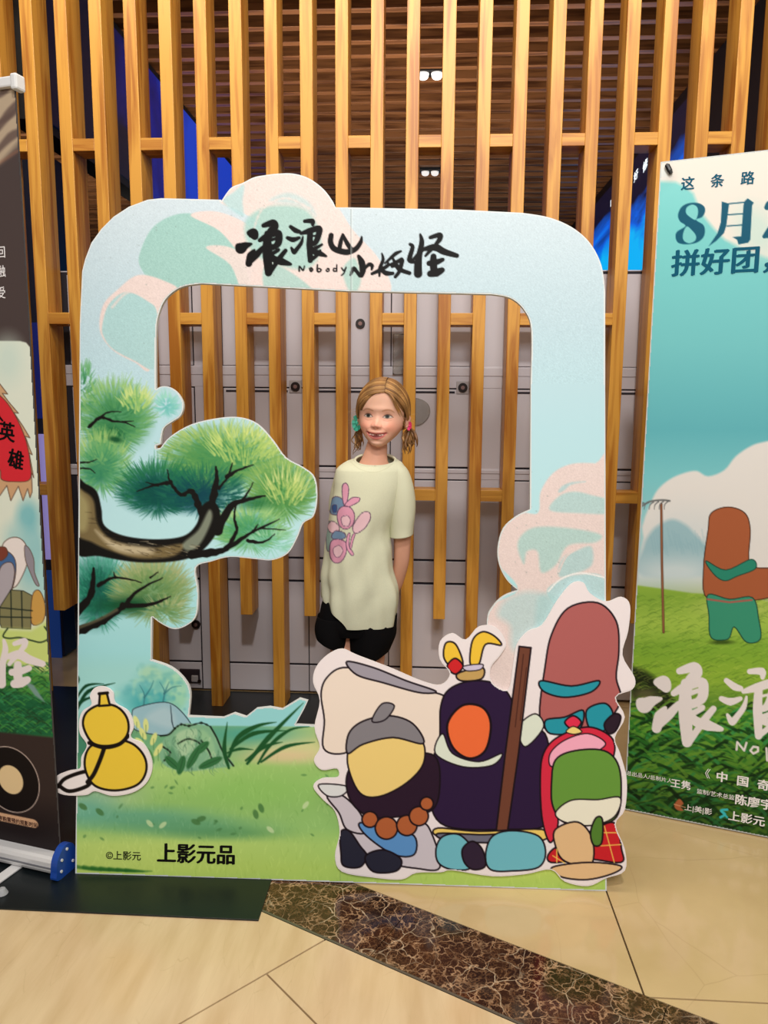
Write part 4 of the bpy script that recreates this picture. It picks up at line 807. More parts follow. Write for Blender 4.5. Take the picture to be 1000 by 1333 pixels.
K.poly([(-20, 214), (0, 216), (20, 200), (40, 186), (60, 180), (60, 260), (-20, 260)], (76, 64, 62), 1, 3); K.line(smooth([(-10, 218), (10, 205), (30, 192)], 5, False), 3, (150, 104, 82), .6, 2)
# pale panel
pan = [(-440, 440), (26, 444), (34, 446), (39, 452), (41, 462), (47, 560), (56, 700), (66, 860), (73, 957), (40, 957), (-440, 945)]
K.poly(pan, (226, 232, 216), 1, .8)
K.blob(10, 470, 20, 30, (206, 224, 212), .8, .6); K.blob(40, 720, 22, 60, (150, 204, 208), .9, .5); K.blob(36, 672, 14, 20, (120, 190, 198), .8, .5); K.blob(20, 700, 16, 20, (170, 212, 210), .7, .6); K.blob(58, 760, 12, 30, (170, 216, 216), .8, .5)
tan, edge = (206, 164, 124), (90, 64, 50)
K.poly([(-10, 488), (0, 500), (10, 513), (3, 512), (12, 524), (24, 538), (18, 537), (30, 555), (39, 570), (33, 568), (38, 582), (42, 592), (38, 590), (44, 622), (41, 615), (42, 640), (39, 648), (36, 636), (30, 652), (24, 633), (14, 652), (9, 632), (0, 645), (-10, 650)], tan, 1, .6, 1, edge)
K.poly(smooth([(-20, 500), (0, 515), (12, 528), (24, 549), (34, 574), (39, 600), (39, 624), (18, 627), (2, 624), (-1, 610), (-20, 600)], 5), (214, 46, 56), 1, .6, 1, edge)
# bundle, sack, rope, plain fields
K.poly(smooth([(2, 716), (10, 702), (24, 700), (34, 710), (36, 730), (28, 752), (18, 765), (4, 760)], 5), (238, 228, 224), 1, .6, 1, edge); K.poly(smooth([(32, 711), (38, 714), (44, 728), (45, 745), (51, 762), (46, 760), (38, 742), (33, 728)], 5), (150, 144, 154), 1, .6, .8, edge)
K.poly(smooth([(-20, 715), (6, 716), (20, 730), (18, 760), (6, 785), (-20, 790)], 5), (72, 108, 158), 1, .6, 1, edge); K.poly(smooth([(0, 740), (14, 732), (19, 745), (14, 770), (4, 790), (-6, 780)], 5), (178, 170, 178), 1, .6, 1, edge); K.poly(smooth([(-8, 715), (6, 712), (10, 722), (0, 730)], 5), (128, 66, 52), 1, .6, 1, edge)
K.poly([(0, 812), (0, 790), (14, 768), (30, 769), (43, 776), (41, 800), (40, 819), (2, 817)], (134, 130, 92), 1, .8, 1, (44, 44, 34)); K.poly(smooth([(42, 776), (50, 768), (57, 780), (59, 798), (54, 811), (41, 811)], 4), (206, 160, 84), 1, .6, 1, edge)
for q in ([(14, 768), (15, 817)], [(28, 770), (29, 818)], [(0, 791), (42, 795)], [(0, 803), (41, 804)]): K.line(q, 1.6, (34, 44, 38))
K.poly([(-440, 812), (0, 818), (40, 820), (64, 806), (70, 860), (76, 960), (-440, 950)], (206, 224, 128), .95, 4)
K.poly([(-440, 850), (0, 862), (30, 868), (70, 880), (76, 962), (-440, 950)], (74, 142, 60), .95, 5); K.poly([(-440, 890), (0, 895), (76, 915), (76, 962), (-440, 950)], (24, 96, 62), .9, 6)
for k in range(300):
    x, y = rng.uniform(-4, 72), rng.uniform(868, 955); l = rng.uniform(6, 24); s_ = rng.choice([-1, 1]); c = [(16, 84, 50), (60, 150, 90), (30, 60, 36), (80, 160, 70)][rng.randint(4)]
    K.line(smooth([(x, y), (x + s_ * l * .5, y - l * .3), (x + s_ * l, y)], 3, False), np.linspace(2, .3, 7), c, .6)
K.line(smooth([(10, 818), (4, 828), (12, 831), (26, 830), (42, 834), (54, 836), (66, 829), (62, 822), (58, 816)], 5, False), 2, (44, 66, 44)); K.poly([(30, 885), (44, 892), (56, 910), (58, 914), (46, 906)], (130, 160, 160), .9, 1.2)
K.poly([(-440, 938), (0, 953), (40, 957), (90, 962), (90, 1170), (-440, 1170)], (56, 44, 42), 1, 1.6); K.poly([(-440, 1040), (90, 1060), (90, 1170), (-440, 1170)], (30, 22, 24), .9, 24)
m3 = lambda pts: [(24 + (x - 720) * .17, 838 + (y - 120) * .177) for x, y in pts]
for q, w in (([(525, 175), (545, 200), (520, 300), (560, 320)], [20, 28, 34, 20]), ([(608, 95), (620, 160), (600, 260), (590, 340), (590, 415)], [14, 34, 40, 52, 56]), ([(550, 300), (590, 260), (640, 215), (700, 190)], [20, 28, 20, 16]), ([(690, 120), (765, 100), (765, 135), (730, 180)], [24, 36, 34, 22]), ([(640, 215), (730, 200), (800, 235), (905, 268)], [30, 60, 54, 36]), ([(650, 270), (690, 225), (720, 200)], [20, 30, 24]), ([(715, 275), (715, 340), (720, 410)], [46, 56, 50]), ([(670, 330), (740, 320), (800, 300)], [40, 44, 36]), ([(690, 415), (740, 405), (790, 385)], [50, 62, 40])):
    brush(q, np.array(w) + 8, m3, (238, 228, 230), .172, K)
uc, vc = LB.uv(14, 1015)
def circ(r, n=40): return [to_px(LB.at(uc + r * math.cos(t), vc + r * math.sin(t))) for t in np.arange(n) * 2 * math.pi / n]
R0 = LB.uv(51, 1020)[0] - uc
K.poly(circ(R0), (20, 14, 16), 1, .6, 1.2, (200, 180, 170)); K.poly(circ(R0 * .44), (236, 208, 160), 1, .6)
u_, v_ = LB.uv(48, 1073); hh = .0125
pill = [to_px(LB.at(u_ + x, v_ + y)) for x, y in [(-.6, -hh), (-.02, -hh)] + [(hh * 1.3 * math.cos(t) - .012, hh * math.sin(t)) for t in np.linspace(-1.5, 1.5, 9)] + [(-.02, hh), (-.6, hh)]]
K.poly(pill, (222, 176, 140), 1, .6)
print_face('printed_banner', LB, K, bq, .0005, vinyl_m, roll)
brown_ink = mat('brown_ink', (70, 30, 24), .5)
o_ = lettering('banner_lettering', '小程序购票预约观影时间', LB, 49, 1075.5, 7.6, brown_ink, roll, .01, .0012, 0, 'RIGHT', .93)
lettering('banner_lettering', '英', LB, 9, 564, 27, black_ink, roll, .03, .0012, -.12, 'CENTER', .95); lettering('banner_lettering', '雄', LB, 20.5, 600, 27, black_ink, roll, .03, .0012, -.2, 'CENTER', .95); lettering('banner_lettering', '人', LB, -3, 540, 20, black_ink, roll, .03, .0012, -.12, 'CENTER', .95)
for body, y in (('回', 329), ('融', 354), ('受', 382)): lettering('banner_lettering', body, LB, 7.5, y, 16, white_ink, roll, .006, .0012, 0, 'RIGHT', .95)
alu = mat('aluminium', (226, 224, 224), .3, .1); wplast = mat('white_plastic', (222, 222, 222), .4)
Mx = frame_M(LPl.a, LPl.u, -LPl.n, (0, 0, 1))
box('base', (u0, -.036, .012), (u1 - .006, .026, .058), alu, roll, .012, Mx)
box('base_groove', (u0 + .002, -.038, .030), (u1 - .010, -.035, .034), mat('groove_grey', (120, 120, 126), .5), roll, 0, Mx)
bm = bmesh.new(); prof = smooth([(-.042, .006), (-.046, .03), (-.040, .062), (-.02, .084), (.0, .088), (.02, .078), (.03, .05), (.03, .008)], 4)
va = [bm.verts.new(Mx @ Vector((u1 - .008, y, z))) for y, z in prof]; vb = [bm.verts.new(Mx @ Vector((u1 + .012, y, z))) for y, z in prof]; n_ = len(prof)
bm.faces.new(va[::-1]); bm.faces.new(vb)
for k in range(n_): bm.faces.new((va[k], va[(k + 1) % n_], vb[(k + 1) % n_], vb[k]))
ec = bm_obj('end_cap', bm, mat('blue_plastic', (24, 70, 160), .35), roll); tag(ec, 'blue plastic end cap with rivets')
for y, z in ((-.030, .026), (-.026, .056), (-.005, .076), (.015, .03)):
    bm = bmesh.new(); add_cyl(bm, Mx @ Vector((u1 + .0115, y, z)), Mx @ Vector((u1 + .0145, y, z)), .004, n=10); bm_obj('rivet', bm, wplast, ec)
bm = bmesh.new(); add_box(bm, (u0, -.012, zt - .012), (u1 - .01, .012, zt + .012), .004, Mx); bm_obj('top_rail', bm, wplast, roll)
box('rail_cap', (u1 - .014, -.016, zt - .02), (u1 + .004, .016, zt + .016), wplast, roll, .005, Mx)
bm = bmesh.new(); add_cyl(bm, Mx @ Vector((u1 - .42, .035, .05)), Mx @ Vector((u1 - .42, .02, zt)), .009, n=12); bm_obj('pole', bm, alu, roll)
f0, f1 = on_floor(30, 1123, .006), on_floor(-30, 1166, .006); d_ = (f1 - f0) / np.linalg.norm(f1 - f0); s_ = np.cross(d_, [0, 0, 1])
box('swivel_foot', (-.12, -.016, .0052), (.30, .016, .011), alu, roll, .002, frame_M(np.array([f0[0], f0[1], 0]), d_, -s_, (0, 0, 1)))
# small clear cap lying on the mat
p = on_floor(3, 1164, .0045); bm = bmesh.new(); add_cyl(bm, (p[0], p[1], .0052), (p[0], p[1], .022), .016, .008, 12); bmesh.ops.bevel(bm, geom=bm.edges[:], offset=.002, segments=1, affect='EDGES')
tag(bm_obj('bottle_top', bm, mat('clear_cap', (214, 216, 220), .1, trans=.5)), 'small clear plastic cap lying on the dark mat', 'cap')

# ================================================================== the girl behind the frame
GY = 2.40
S_ = float((RM.T @ (on_y(491, 542, GY) - CP))[2] / F)          # metres per photograph pixel at her distance
def G(x, y, d=0.0):                                             # d = metres further back
    return on_y(x, y, GY + d)
girl = empty('person', on_floor(493, 1024) * np.array([1, 0, 0]) + np.array([0, GY, 0]), 'smiling girl with pigtails in pale green T-shirt and black shorts', 'person')
skin = mat('skin', rough=.5, spec=.35, attr=True); skin_m = MATS['skin']
for b_ in [skin_m.node_tree.nodes['Principled BSDF']]:
    b_.inputs['Subsurface Weight'].default_value = .12; b_.inputs['Subsurface Radius'].default_value = (1, .35, .2); b_.inputs['Subsurface Scale'].default_value = .006
body_skin = mat('skin_body', (228, 170, 144), .5, spec=.35)
# ---- head
zs = np.array([48, 47, 45, 40, 30, 20, 10, 0, -8, -16, -22, -28, -33, -37, -40, -41.5]); 
hw = np.array([0, 6, 13, 21, 28.5, 31.6, 32.2, 31.5, 30.4, 27.6, 24.2, 19.4, 14.4, 9.8, 5.0, 0])
hf = np.array([-4, 4, 10, 19, 26.5, 30, 31, 29.5, 29.5, 30.5, 30.8, 30.6, 30, 28, 23, 16]); hb = np.array([-4, 10, 16, 24, 34, 39, 41, 40, 36, 28, 22, 15, 8, 1, -7, -14])
NZ_, NA = 230, 300; zz_ = np.r_[np.linspace(48, 40, 20, endpoint=False), np.linspace(40, -36, 190, endpoint=False), np.linspace(-36, -41.5, 20)]
def cub(z, v): 
    o = np.argsort(zs); x_, y_ = zs[o].astype(float), v[o].astype(float); m = np.gradient(y_, x_); i = np.clip(np.searchsorted(x_, z) - 1, 0, len(x_) - 2)
    h = x_[i + 1] - x_[i]; t = (z - x_[i]) / h
    return (2 * t**3 - 3 * t**2 + 1) * y_[i] + (t**3 - 2 * t**2 + t) * h * m[i] + (-2 * t**3 + 3 * t**2) * y_[i + 1] + (t**3 - t**2) * h * m[i + 1]
Wz, Fz, Bz = np.maximum(cub(zz_, hw), 0), cub(zz_, hf), cub(zz_, hb)
aa = np.arange(NA) * 2 * math.pi / NA
ca, sa = np.cos(aa), np.sin(aa)
cen = (Fz - Bz) / 2; dep = (Fz + Bz) / 2
ex = 2 / 2.25
hx = Wz[:, None] * np.sign(sa) * np.abs(sa) ** ex; hy = cen[:, None] + dep[:, None] * np.sign(ca) * np.abs(ca) ** ex; hz = np.repeat(zz_[:, None], NA, 1)
def gs(cx, cz, sx, sz): return np.exp(-((hx - cx) / sx) ** 2 / 2 - ((hz - cz) / sz) ** 2 / 2)
front = np.clip(ca[None, :] * 2, 0, 1)
dsp = 1.0 * gs(0, 9, 16, 3) - 2.6 * (gs(-12.5, 1, 6, 4) + gs(12.5, 1, 6, 4)) + 1.5 * (gs(-12.5, -.5, 4.6, 2.6) + gs(12.5, -.5, 4.6, 2.6))
dsp += 3.2 * np.exp(-(hx / 2.6) ** 2 / 2) * np.clip((5 - hz) / 14, 0, 1) * np.clip((hz + 18) / 5, 0, 1) + 3.8 * gs(0, -11.2, 3.4, 3.0) + 2.4 * (gs(-4.6, -13, 1.9, 2) + gs(4.6, -13, 1.9, 2))
dsp += 2.6 * (gs(-16, -13, 6, 5) + gs(16, -13, 6, 5)) + 1.6 * gs(0, -22, 12, 5) - 1.8 * np.exp(-((hz + 24.6 - .020 * hx**2) / 1.0) ** 2 / 2) * (np.abs(hx) < 13) + 1.2 * gs(0, -29, 6, 1.8) + 1.0 * gs(0, -20.8, 5, 1.4) - 1.0 * gs(0, -32.5, 6, 1.6) + 1.2 * gs(0, -37, 5, 3)
dsp -= 1.0 * (gs(-15, -22, 1.6, 4) + gs(15, -22, 1.6, 4))
hy = hy + dsp * front
psi = math.radians(9); roll_ = math.radians(2.5); HO = G(491, 542, 0.0) + np.array([0, .078, 0])
def head_w(x, f, z):
    x, f, z = np.asarray(x, float), np.asarray(f, float), np.asarray(z, float)
    x2, z2 = x * math.cos(roll_) + z * math.sin(roll_), -x * math.sin(roll_) + z * math.cos(roll_)
    return np.stack([HO[0] + S_ * (x2 * math.cos(psi) - f * math.sin(psi) + 4.6), HO[1] + S_ * (-x2 * math.sin(psi) - f * math.cos(psi)), HO[2] + S_ * z2], -1)
FC = Paint(np.arange(-38, 38, .2), np.arange(-50, 46, .2), (238, 186, 162))
for s_ in (-1, 1):
    FC.blob(s_ * 17, 13, 11, 9, (226, 140, 118), .55, .9); FC.blob(s_ * 12.5, 0, 9, 5, (220, 162, 140), .4, .8)
FC.blob(0, 12, 5, 4, (224, 142, 120), .5, .9); FC.blob(0, -20, 20, 12, (242, 194, 168), .6, .8)
def ln(pts, w, c, a=1, soft=.35, n=6): q = smooth(pts, n, False); FC.line(q, np.interp(np.linspace(0, len(w) - 1, len(q)), range(len(w)), w), c, a, soft)
for s_, ex_ in ((-1, -12.4), (1, 13.2)):
    sg = s_
    ec_ = [(ex_ - sg * -6.2, .2), (ex_ + sg * 3, -2.0), (ex_, -2.5), (ex_ - sg * 3.6, -1.6), (ex_ - sg * 6, .8), (ex_ - sg * 3, 1.9), (ex_ + sg * 1, 2.0), (ex_ + sg * 4.5, 1.3)]
    FC.poly(smooth(ec_, 5), (206, 190, 180), 1, .3); FC.blob(ex_ - .4, -.4, 2.9, 2.5, (70, 74, 66), 1, .12); FC.blob(ex_ - .4, -.4, 1.5, 1.4, (18, 14, 14), 1, .15)
    ln([(ex_ - sg * 6.3, 1.1), (ex_ - sg * 3.4, -1.7), (ex_, -2.7), (ex_ + sg * 3.5, -2.0), (ex_ + sg * 7, .5)], [.5, 1.1, 1.3, 1.2, .5], (74, 46, 38), .92)
    ln([(ex_ - sg * 5.5, 1.3), (ex_ - sg * 2, 2.2), (ex_ + sg * 2, 2.2), (ex_ + sg * 6, .8)], [.3, .6, .6, .4], (136, 86, 72), .7)
    ln([(ex_ - sg * 5.5, -2.2), (ex_, -4.6), (ex_ + sg * 6, -2.2)], [.4, .7, .4], (176, 112, 90), .6, .6); ln([(ex_ - sg * 5, 4.6), (ex_, 5.6), (ex_ + sg * 5, 4.2)], [.4, .8, .4], (184, 122, 104), .55, .8)
    ln([(ex_ - sg * 6.5, -7.0), (ex_ - sg * 1, -8.8), (ex_ + sg * 4, -8.6), (ex_ + sg * 8, -6)], [1.2, 1.9, 1.6, .6], (166, 112, 78), .6, .8)
    FC.blob(sg * 2.6, 15.2, 1.4, .8, (176, 98, 82), .7, .6, -sg * .3); ln([(sg * 6.2, 10.5), (sg * 6.8, 13), (sg * 5.4, 15.2)], [.4, .8, .4], (190, 116, 98), .55, .6)
    ln([(sg * 8, 14.5), (sg * 12.5, 17.5), (sg * 15.5, 22)], [.5, 1, .5], (196, 126, 106), .5, .9)
up_ = [(-13.2, 20.8), (-9, 22.4), (-4, 23.4), (0, 23.6), (4, 23.4), (9, 22.6), (13.2, 21.2)]; lo_ = [(13.2, 21.4), (8, 25.4), (3.5, 27.2), (0, 27.6), (-3.5, 27.2), (-8, 25.2), (-13.2, 21)]
FC.poly(smooth([(-14, 20.2), (-8, 20.6), (-2.4, 21.0), (0, 21.5), (2.4, 21.0), (8, 20.8), (14, 20.6), (10, 26.6), (4, 30), (0, 30.6), (-4, 30), (-10, 26.4)], 5), (206, 112, 106), .9, .5)
FC.poly(smooth(up_, 4, False).tolist() + smooth(lo_, 4, False).tolist(), (118, 48, 46), 1, .4)
for x0_, x1_, yb in ((-9.4, -6.0, 24.4), (-6.0, -2.6, 25.0), (-2.4, -.6, 24.6), (1.0, 3.0, 24.4), (3.2, 6.4, 25.0), (6.4, 9.6, 24.4)):
    yt = 22.6 + .9 * (1 - (abs(x0_ + x1_) / 2 / 9) ** 2); FC.poly([(x0_ + .1, yt), (x1_ - .1, yt), (x1_ - .3, yb), (x0_ + .3, yb)], (232, 208, 194), .95, .35)
ln([(-13.8, 20.4), (-14.6, 21)], [1, .6], (150, 80, 70), .7); ln([(13.8, 20.8), (14.6, 21.4)], [1, .6], (150, 80, 70), .7)
for _ in range(26): FC.blob(rng.normal(0, 10), rng.normal(9, 3), .35, .3, (196, 128, 100), .35, .5)
iy = np.clip(np.searchsorted(FC.ys, -hz), 0, len(FC.ys) - 1); ix = np.clip(np.searchsorted(FC.xs, hx), 0, len(FC.xs) - 1)
hc = FC.C[iy, ix].copy(); side = (ca < .12)[None, :, None]; base_sk = np.array((234, 178, 152.)); hc = np.where(side, base_sk, hc)
hairline = 31 - np.clip(np.abs(hx - 4) / 25, 0, 1.6) ** 2 * 22
hm = ((hy - np.zeros_like(hy)) < 2) & (hz > -14) | (hz > hairline) & (hy > -50) & (hz > 6) | (hy < 6) & (hz > 0)
hc = np.where(hm[..., None], np.array((140, 100, 62.)), hc)
V = head_w(hx, hy, hz).reshape(-1, 3); n_ = NA
Fc = [(i * n_ + k, (i + 1) * n_ + k, (i + 1) * n_ + (k + 1) % n_, i * n_ + (k + 1) % n_) for i in range(len(zz_) - 1) for k in range(n_)]
head = py_mesh('head', V, Fc, skin, girl, True, lin(np.clip(hc, 0, 255)).reshape(-1, 3))
# ears
for s_ in (-1, 1):
    bm = bmesh.new(); q = [(s_ * 32.0, -5, 0), (s_ * 34.6, -7, 2.5), (s_ * 36.2, -9, -1), (s_ * 35.6, -8, -7), (s_ * 33.6, -6, -12), (s_ * 32, -4, -14)]
    add_tube(bm, head_w(*np.array(q).T), np.array([1.6, 2.0, 2.2, 2.1, 2.3, 1.5]) * S_, 8); q = [(s_ * 31, -5, -1), (s_ * 33.4, -6.5, -3), (s_ * 33, -6, -9), (s_ * 31, -4, -12)]
    add_tube(bm, head_w(*np.array(q).T), np.array([2, 3, 3, 1.5]) * S_, 8); bm_obj('ear', bm, body_skin, girl, True)
    bm = bmesh.new(); p = head_w(s_ * 34.0, -3.6, -14.5); bmesh.ops.create_icosphere(bm, subdivisions=2, radius=.0022, matrix=Matrix.Translation(Vector(p))); bm_obj('earring', bm, mat('silver_stud', (220, 214, 206), .2, .9), girl, True)
# ---- hair: combed locks from the parting to the ties, then pigtails
hair_m = mat('hair', rough=.42, spec=.45, attr=True)
hv, hfc, hcol = [], [], []
def lock_tube(pts, rad, col, n=6, flat=.55, normal=None):
    pts = np.array(pts, float); k = len(pts); base = len(hv); rad = np.interp(np.linspace(0, 1, k), np.linspace(0, 1, len(rad)), rad)
    for i in range(k):
        d = pts[min(i + 1, k - 1)] - pts[max(i - 1, 0)]; d /= np.linalg.norm(d) + 1e-9
        o = (pts[i] - np.array([0, -6, 8])) if normal is None else np.array(normal, float); o = o - d * o.dot(d); o /= np.linalg.norm(o) + 1e-9; b_ = np.cross(d, o)
        for t in np.arange(n) * 2 * math.pi / n:
            hv.append(pts[i] + b_ * math.cos(t) * rad[i] + o * math.sin(t) * rad[i] * flat); hcol.append(np.array(col) * (1 + .10 * math.sin(i * 1.3)))
    for i in range(k - 1):
        for j in range(n): hfc.append((base + i * n + j, base + i * n + (j + 1) % n, base + (i + 1) * n + (j + 1) % n, base + (i + 1) * n + j))
SK = np.array([34.6, 41.0, 44.0]); SCn = np.array([0, -7.0, 6.0])             # scalp ellipsoid (x, f, z) in head units
def onsk(d, lift=0.0): d = np.array(d, float); d /= np.linalg.norm(d); return SCn + d * (SK + lift)
def hc_(): 
    t = rng.rand(); return np.array((118, 80, 46)) * (1 - t) + np.array((196, 150, 92)) * t
for s_ in (-1, 1):
    tie = (np.array([s_ * 34.5, -13.0, -13.0]) - SCn) / SK; tie /= np.linalg.norm(tie)
    for i in range(150):
        t = i / 149.0; ph = math.radians(35 + 170 * t)                       # along the parting, forehead to nape
        st = np.array([.20 * (1 - t) + s_ * .015, math.cos(ph) * .98, math.sin(ph)]); st = np.array([st[0], st[1] * .95, st[2]]); st /= np.linalg.norm(st)
        om = math.acos(np.clip(st.dot(tie), -1, 1)); pts = []
        wob = rng.normal(0, .016, 3); lf = rng.uniform(-.4, 1.0)
        for q in np.linspace(0, 1, 15):
            d = (math.sin((1 - q) * om) * st + math.sin(q * om) * tie) / math.sin(om) + wob * math.sin(q * math.pi)
            if t < .3: d = d + np.array([s_ * .10, .05 * (1 - t * 3), .10]) * math.sin(q * math.pi) * (1 - t / .3)
            pts.append(onsk(d, lf + .6 * math.sin(q * math.pi)))
        lock_tube(pts, [1.6, 2.6, 2.8, 2.4, 1.5], hc_())
    # fine front strands
    for i in range(16):
        a0 = onsk((.22 + rng.normal(0, .02), .78, .60), 1.5); a2 = np.array([s_ * (31 + rng.normal(0, 1)), -2, -8 + rng.normal(0, 3)]); a1 = np.array([s_ * (24 + rng.normal(0, 1.2)), 23 + rng.normal(0, 1), 14 + rng.normal(0, 2)])
        lock_tube(smooth([a0, (a0 + a1) / 2 + np.array([0, 1.5, 4]), a1, a2], 5, False), [.4, .7, .5, .3], hc_() * 1.1)
# pigtails
def tail(x, z, f, n, L, spread, wav, rr):
    for i in range(n):
        ph, am = rng.uniform(0, 6.3), rng.uniform(.6, 1.3) * wav; dxs, dfs = rng.normal(0, spread), rng.normal(-2, spread * .7); l = L * rng.uniform(.6, 1.08)
        pts = []
        for q in np.linspace(0, 1, 16):
            bell = math.sin(min(q * 1.35, 1) * math.pi * .62)
            pts.append((x + dxs * bell + am * math.sin(q * 7.5 + ph) * q, f + dfs * bell + am * math.cos(q * 7.5 + ph) * q, z - l * q))
        lock_tube(pts, rr, hc_() * (.86 + .2 * rng.rand()), normal=(0, 1, .1))
tail(36.2, -14, -13, 34, 34, 3.6, 1.8, [1.1, 2.2, 2.1, 1.5, .4]); tail(-34.0, -14, -13, 26, 34, 2.6, 2.4, [1.0, 1.7, 1.5, 1.0, .3]); tail(-37, -22, -10, 5, 32, 2.6, 4, [.5, .9, .8, .3])
for _ in range(12):
    s_ = rng.choice([-1, 1], p=[.75, .25]); a = np.array([s_ * 34, -6, rng.uniform(-12, 8)]); lock_tube(smooth([a, a + [s_ * 5, 2, rng.uniform(-1, 3)], a + [s_ * rng.uniform(9, 15), 3, rng.uniform(-6, 4)]], 4, False), [.25, .2, .12], (206, 170, 120), 4, 1)
hv_ = np.array(hv); hair = py_mesh('hair', head_w(hv_[:, 0], hv_[:, 1], hv_[:, 2]), hfc, hair_m, girl, True, lin(np.clip(np.array(hcol), 0, 255)))
def bow(name, c, r, m, label, seed):
    rs = np.random.RandomState(seed); bm = bmesh.new()
    for k in range(7):
        t = k * 2 * math.pi / 7 + rs.rand() * .4; a = np.array(c, float); b = a + np.array([math.cos(t) * r * .6, r * .2, math.sin(t) * r]); w = r * .42
        side_ = np.array([-math.sin(t), .35, math.cos(t)]) * w
        P4 = [head_w(*(a + side_ * .25)), head_w(*(b + side_)), head_w(*(b + (b - a) * .18)), head_w(*(b - side_)), head_w(*(a - side_ * .25))]
        v = [bm.verts.new(p) for p in P4]; v2 = [bm.verts.new(p + np.array([0, .0016, 0])) for p in P4]; bm.faces.new(v); bm.faces.new(v2[::-1])
        for j in range(5): bm.faces.new((v[j], v2[j], v2[(j + 1) % 5], v[(j + 1) % 5]))
    bmesh.ops.create_uvsphere(bm, u_segments=10, v_segments=8, radius=r * .34 * S_, matrix=Matrix.Translation(Vector(head_w(*c))))
    tag(bm_obj(name, bm, m, girl), label)
bow('hair_bow', (-35.5, -5, -12), 9.5, mat('teal_ribbon', (70, 186, 160), .5), 'teal ribbon bow', 1); bow('hair_bow', (36.6, -6, -11.5), 5.4, mat('pink_ribbon', (240, 70, 130), .5), 'pink ribbon bow', 4)

# ---- body: one continuous skin surface, rooted at the pelvis
jn = {}; vs, es, rs_ = [], [], []
def J(n, p, r, par=None, r2=None):
    jn[n] = len(vs); vs.append(tuple(p)); rs_.append((r, r2 or r))
    if par: es.append((jn[par], jn[n]))
J('pelvis', G(463, 775, .10), .075); J('belly', G(466, 730, .10), .072, 'pelvis'); J('chest', G(476, 650, .09), .078, 'belly'); J('collar', G(487, 616, .085), .058, 'chest'); J('neck', G(489, 606, .082), .044, 'collar'); J('neck_top', G(490, 586, .078), .037, 'neck'); J('skull', G(493, 566, .09), .034, 'neck_top')
for sd, s_, pts in (('l', 1, [(515, 622, .085, .036), (524, 650, .09, .034), (524, 700, .10, .031), (523, 732, .115, .028), (516, 762, .15, .023), (500, 786, .185, .017)]), ('r', -1, [(452, 624, .12, .034), (446, 655, .15, .032), (444, 700, .17, .030), (446, 732, .18, .027), (456, 760, .195, .023), (472, 784, .21, .017)])):
    par = 'collar'
    for i, (x, y, d, r) in enumerate(pts): J(f'{sd}{i}', G(x, y, d), r, par); par = f'{sd}{i}'
    w0 = G(pts[-1][0], pts[-1][1], pts[-1][2]); pc = w0 + np.array([-s_ * .030, .004, -.012]); J(sd + 'palm', pc, .017, par, .012)
    for k in range(5):
        L_ = (.034, .040, .043, .039, .031)[k]; base = pc + np.array([-s_ * .010, .004 + (k - 2) * .001, (2 - k) * .0085]); 
        if k == 0: base = pc + np.array([s_ * .004, -.004, .014])
        d1 = np.array([-s_ * .85, .05, -.35 + .1 * (2 - k)]) if k else np.array([-s_ * .5, -.2, .55]); d1 /= np.linalg.norm(d1); d2 = d1 * .8 + np.array([0, -.35, -.3]); d2 /= np.linalg.norm(d2)
        J(f'{sd}f{k}a', base, .0070, sd + 'palm'); J(f'{sd}f{k}b', base + d1 * L_ * .55, .0066, f'{sd}f{k}a'); J(f'{sd}f{k}c', base + d1 * L_ * .55 + d2 * L_ * .5, .0055, f'{sd}f{k}b')
for sd, x, xf in (('l', 484, 486), ('r', 448, 446)):
    J(sd + 'hip', G(x, 800, .10), .062, 'pelvis'); J(sd + 'thigh', G(x, 850, .10), .050, sd + 'hip'); 
    kx = G(xf, 850, .10)[0]; J(sd + 'knee', (kx, GY + .09, .33), .036, sd + 'thigh'); J(sd + 'calf', (kx, GY + .11, .23), .036, sd + 'knee'); J(sd + 'ankle', (kx, GY + .11, .075), .023, sd + 'calf'); J(sd + 'heel', (kx, GY + .115, .045), .026, sd + 'ankle'); J(sd + 'toe', (kx - .03, GY - .01, .032), .024, sd + 'heel')
me = bpy.data.meshes.new('body'); me.from_pydata(vs, es, []); bo = link('body', me, body_skin, girl)
sm = bo.modifiers.new('Skin', 'SKIN'); sm.use_smooth_shade = True; me.update()
for i, v in enumerate(me.skin_vertices[0].data): v.radius = rs_[i]; v.use_root = (i == 0)
ss = bo.modifiers.new('Sub', 'SUBSURF'); ss.levels = ss.render_levels = 2
bpy.context.view_layer.update(); dg = bpy.context.evaluated_depsgraph_get(); m2_ = bpy.data.meshes.new_from_object(bo.evaluated_get(dg)); bo.modifiers.clear(); bo.data = m2_; m2_.name = 'body'
if not m2_.materials: m2_.materials.append(body_skin)

# ---- clothes
def interp_rings(keys, n):
    """keys: (y px, x left px, x right px, depth offset, half depth m) -> n dense rings of the same"""
    keys = np.array(keys, float); s_ = np.linspace(0, len(keys) - 1, n); K_ = smooth(keys, 40, False); return K_[np.clip((s_ * 40).astype(int), 0, len(K_) - 1)]
def ring_pts(r, n, pw=2.3, fold=None, ys=None):
    y, xl, xr, d, hd = r; c = G((xl + xr) / 2, y, d); w = (xr - xl) / 2 * S_ * (1 + d / 2.5); t = np.arange(n) * 2 * math.pi / n
    e = 2 / pw; X_ = w * np.sign(np.sin(t)) * np.abs(np.sin(t)) ** e; Y_ = -hd * np.sign(np.cos(t)) * np.abs(np.cos(t)) ** e
    Z_ = np.zeros(n) if ys is None else ys((xl + xr) / 2 + X_ / S_, np.cos(t)) * S_
    f = 0 if fold is None else fold(t, y)
    return np.stack([c[0] + X_ * (1 + f), c[1] + Y_ * (1 + f), c[2] - Z_], 1)
NT = 420
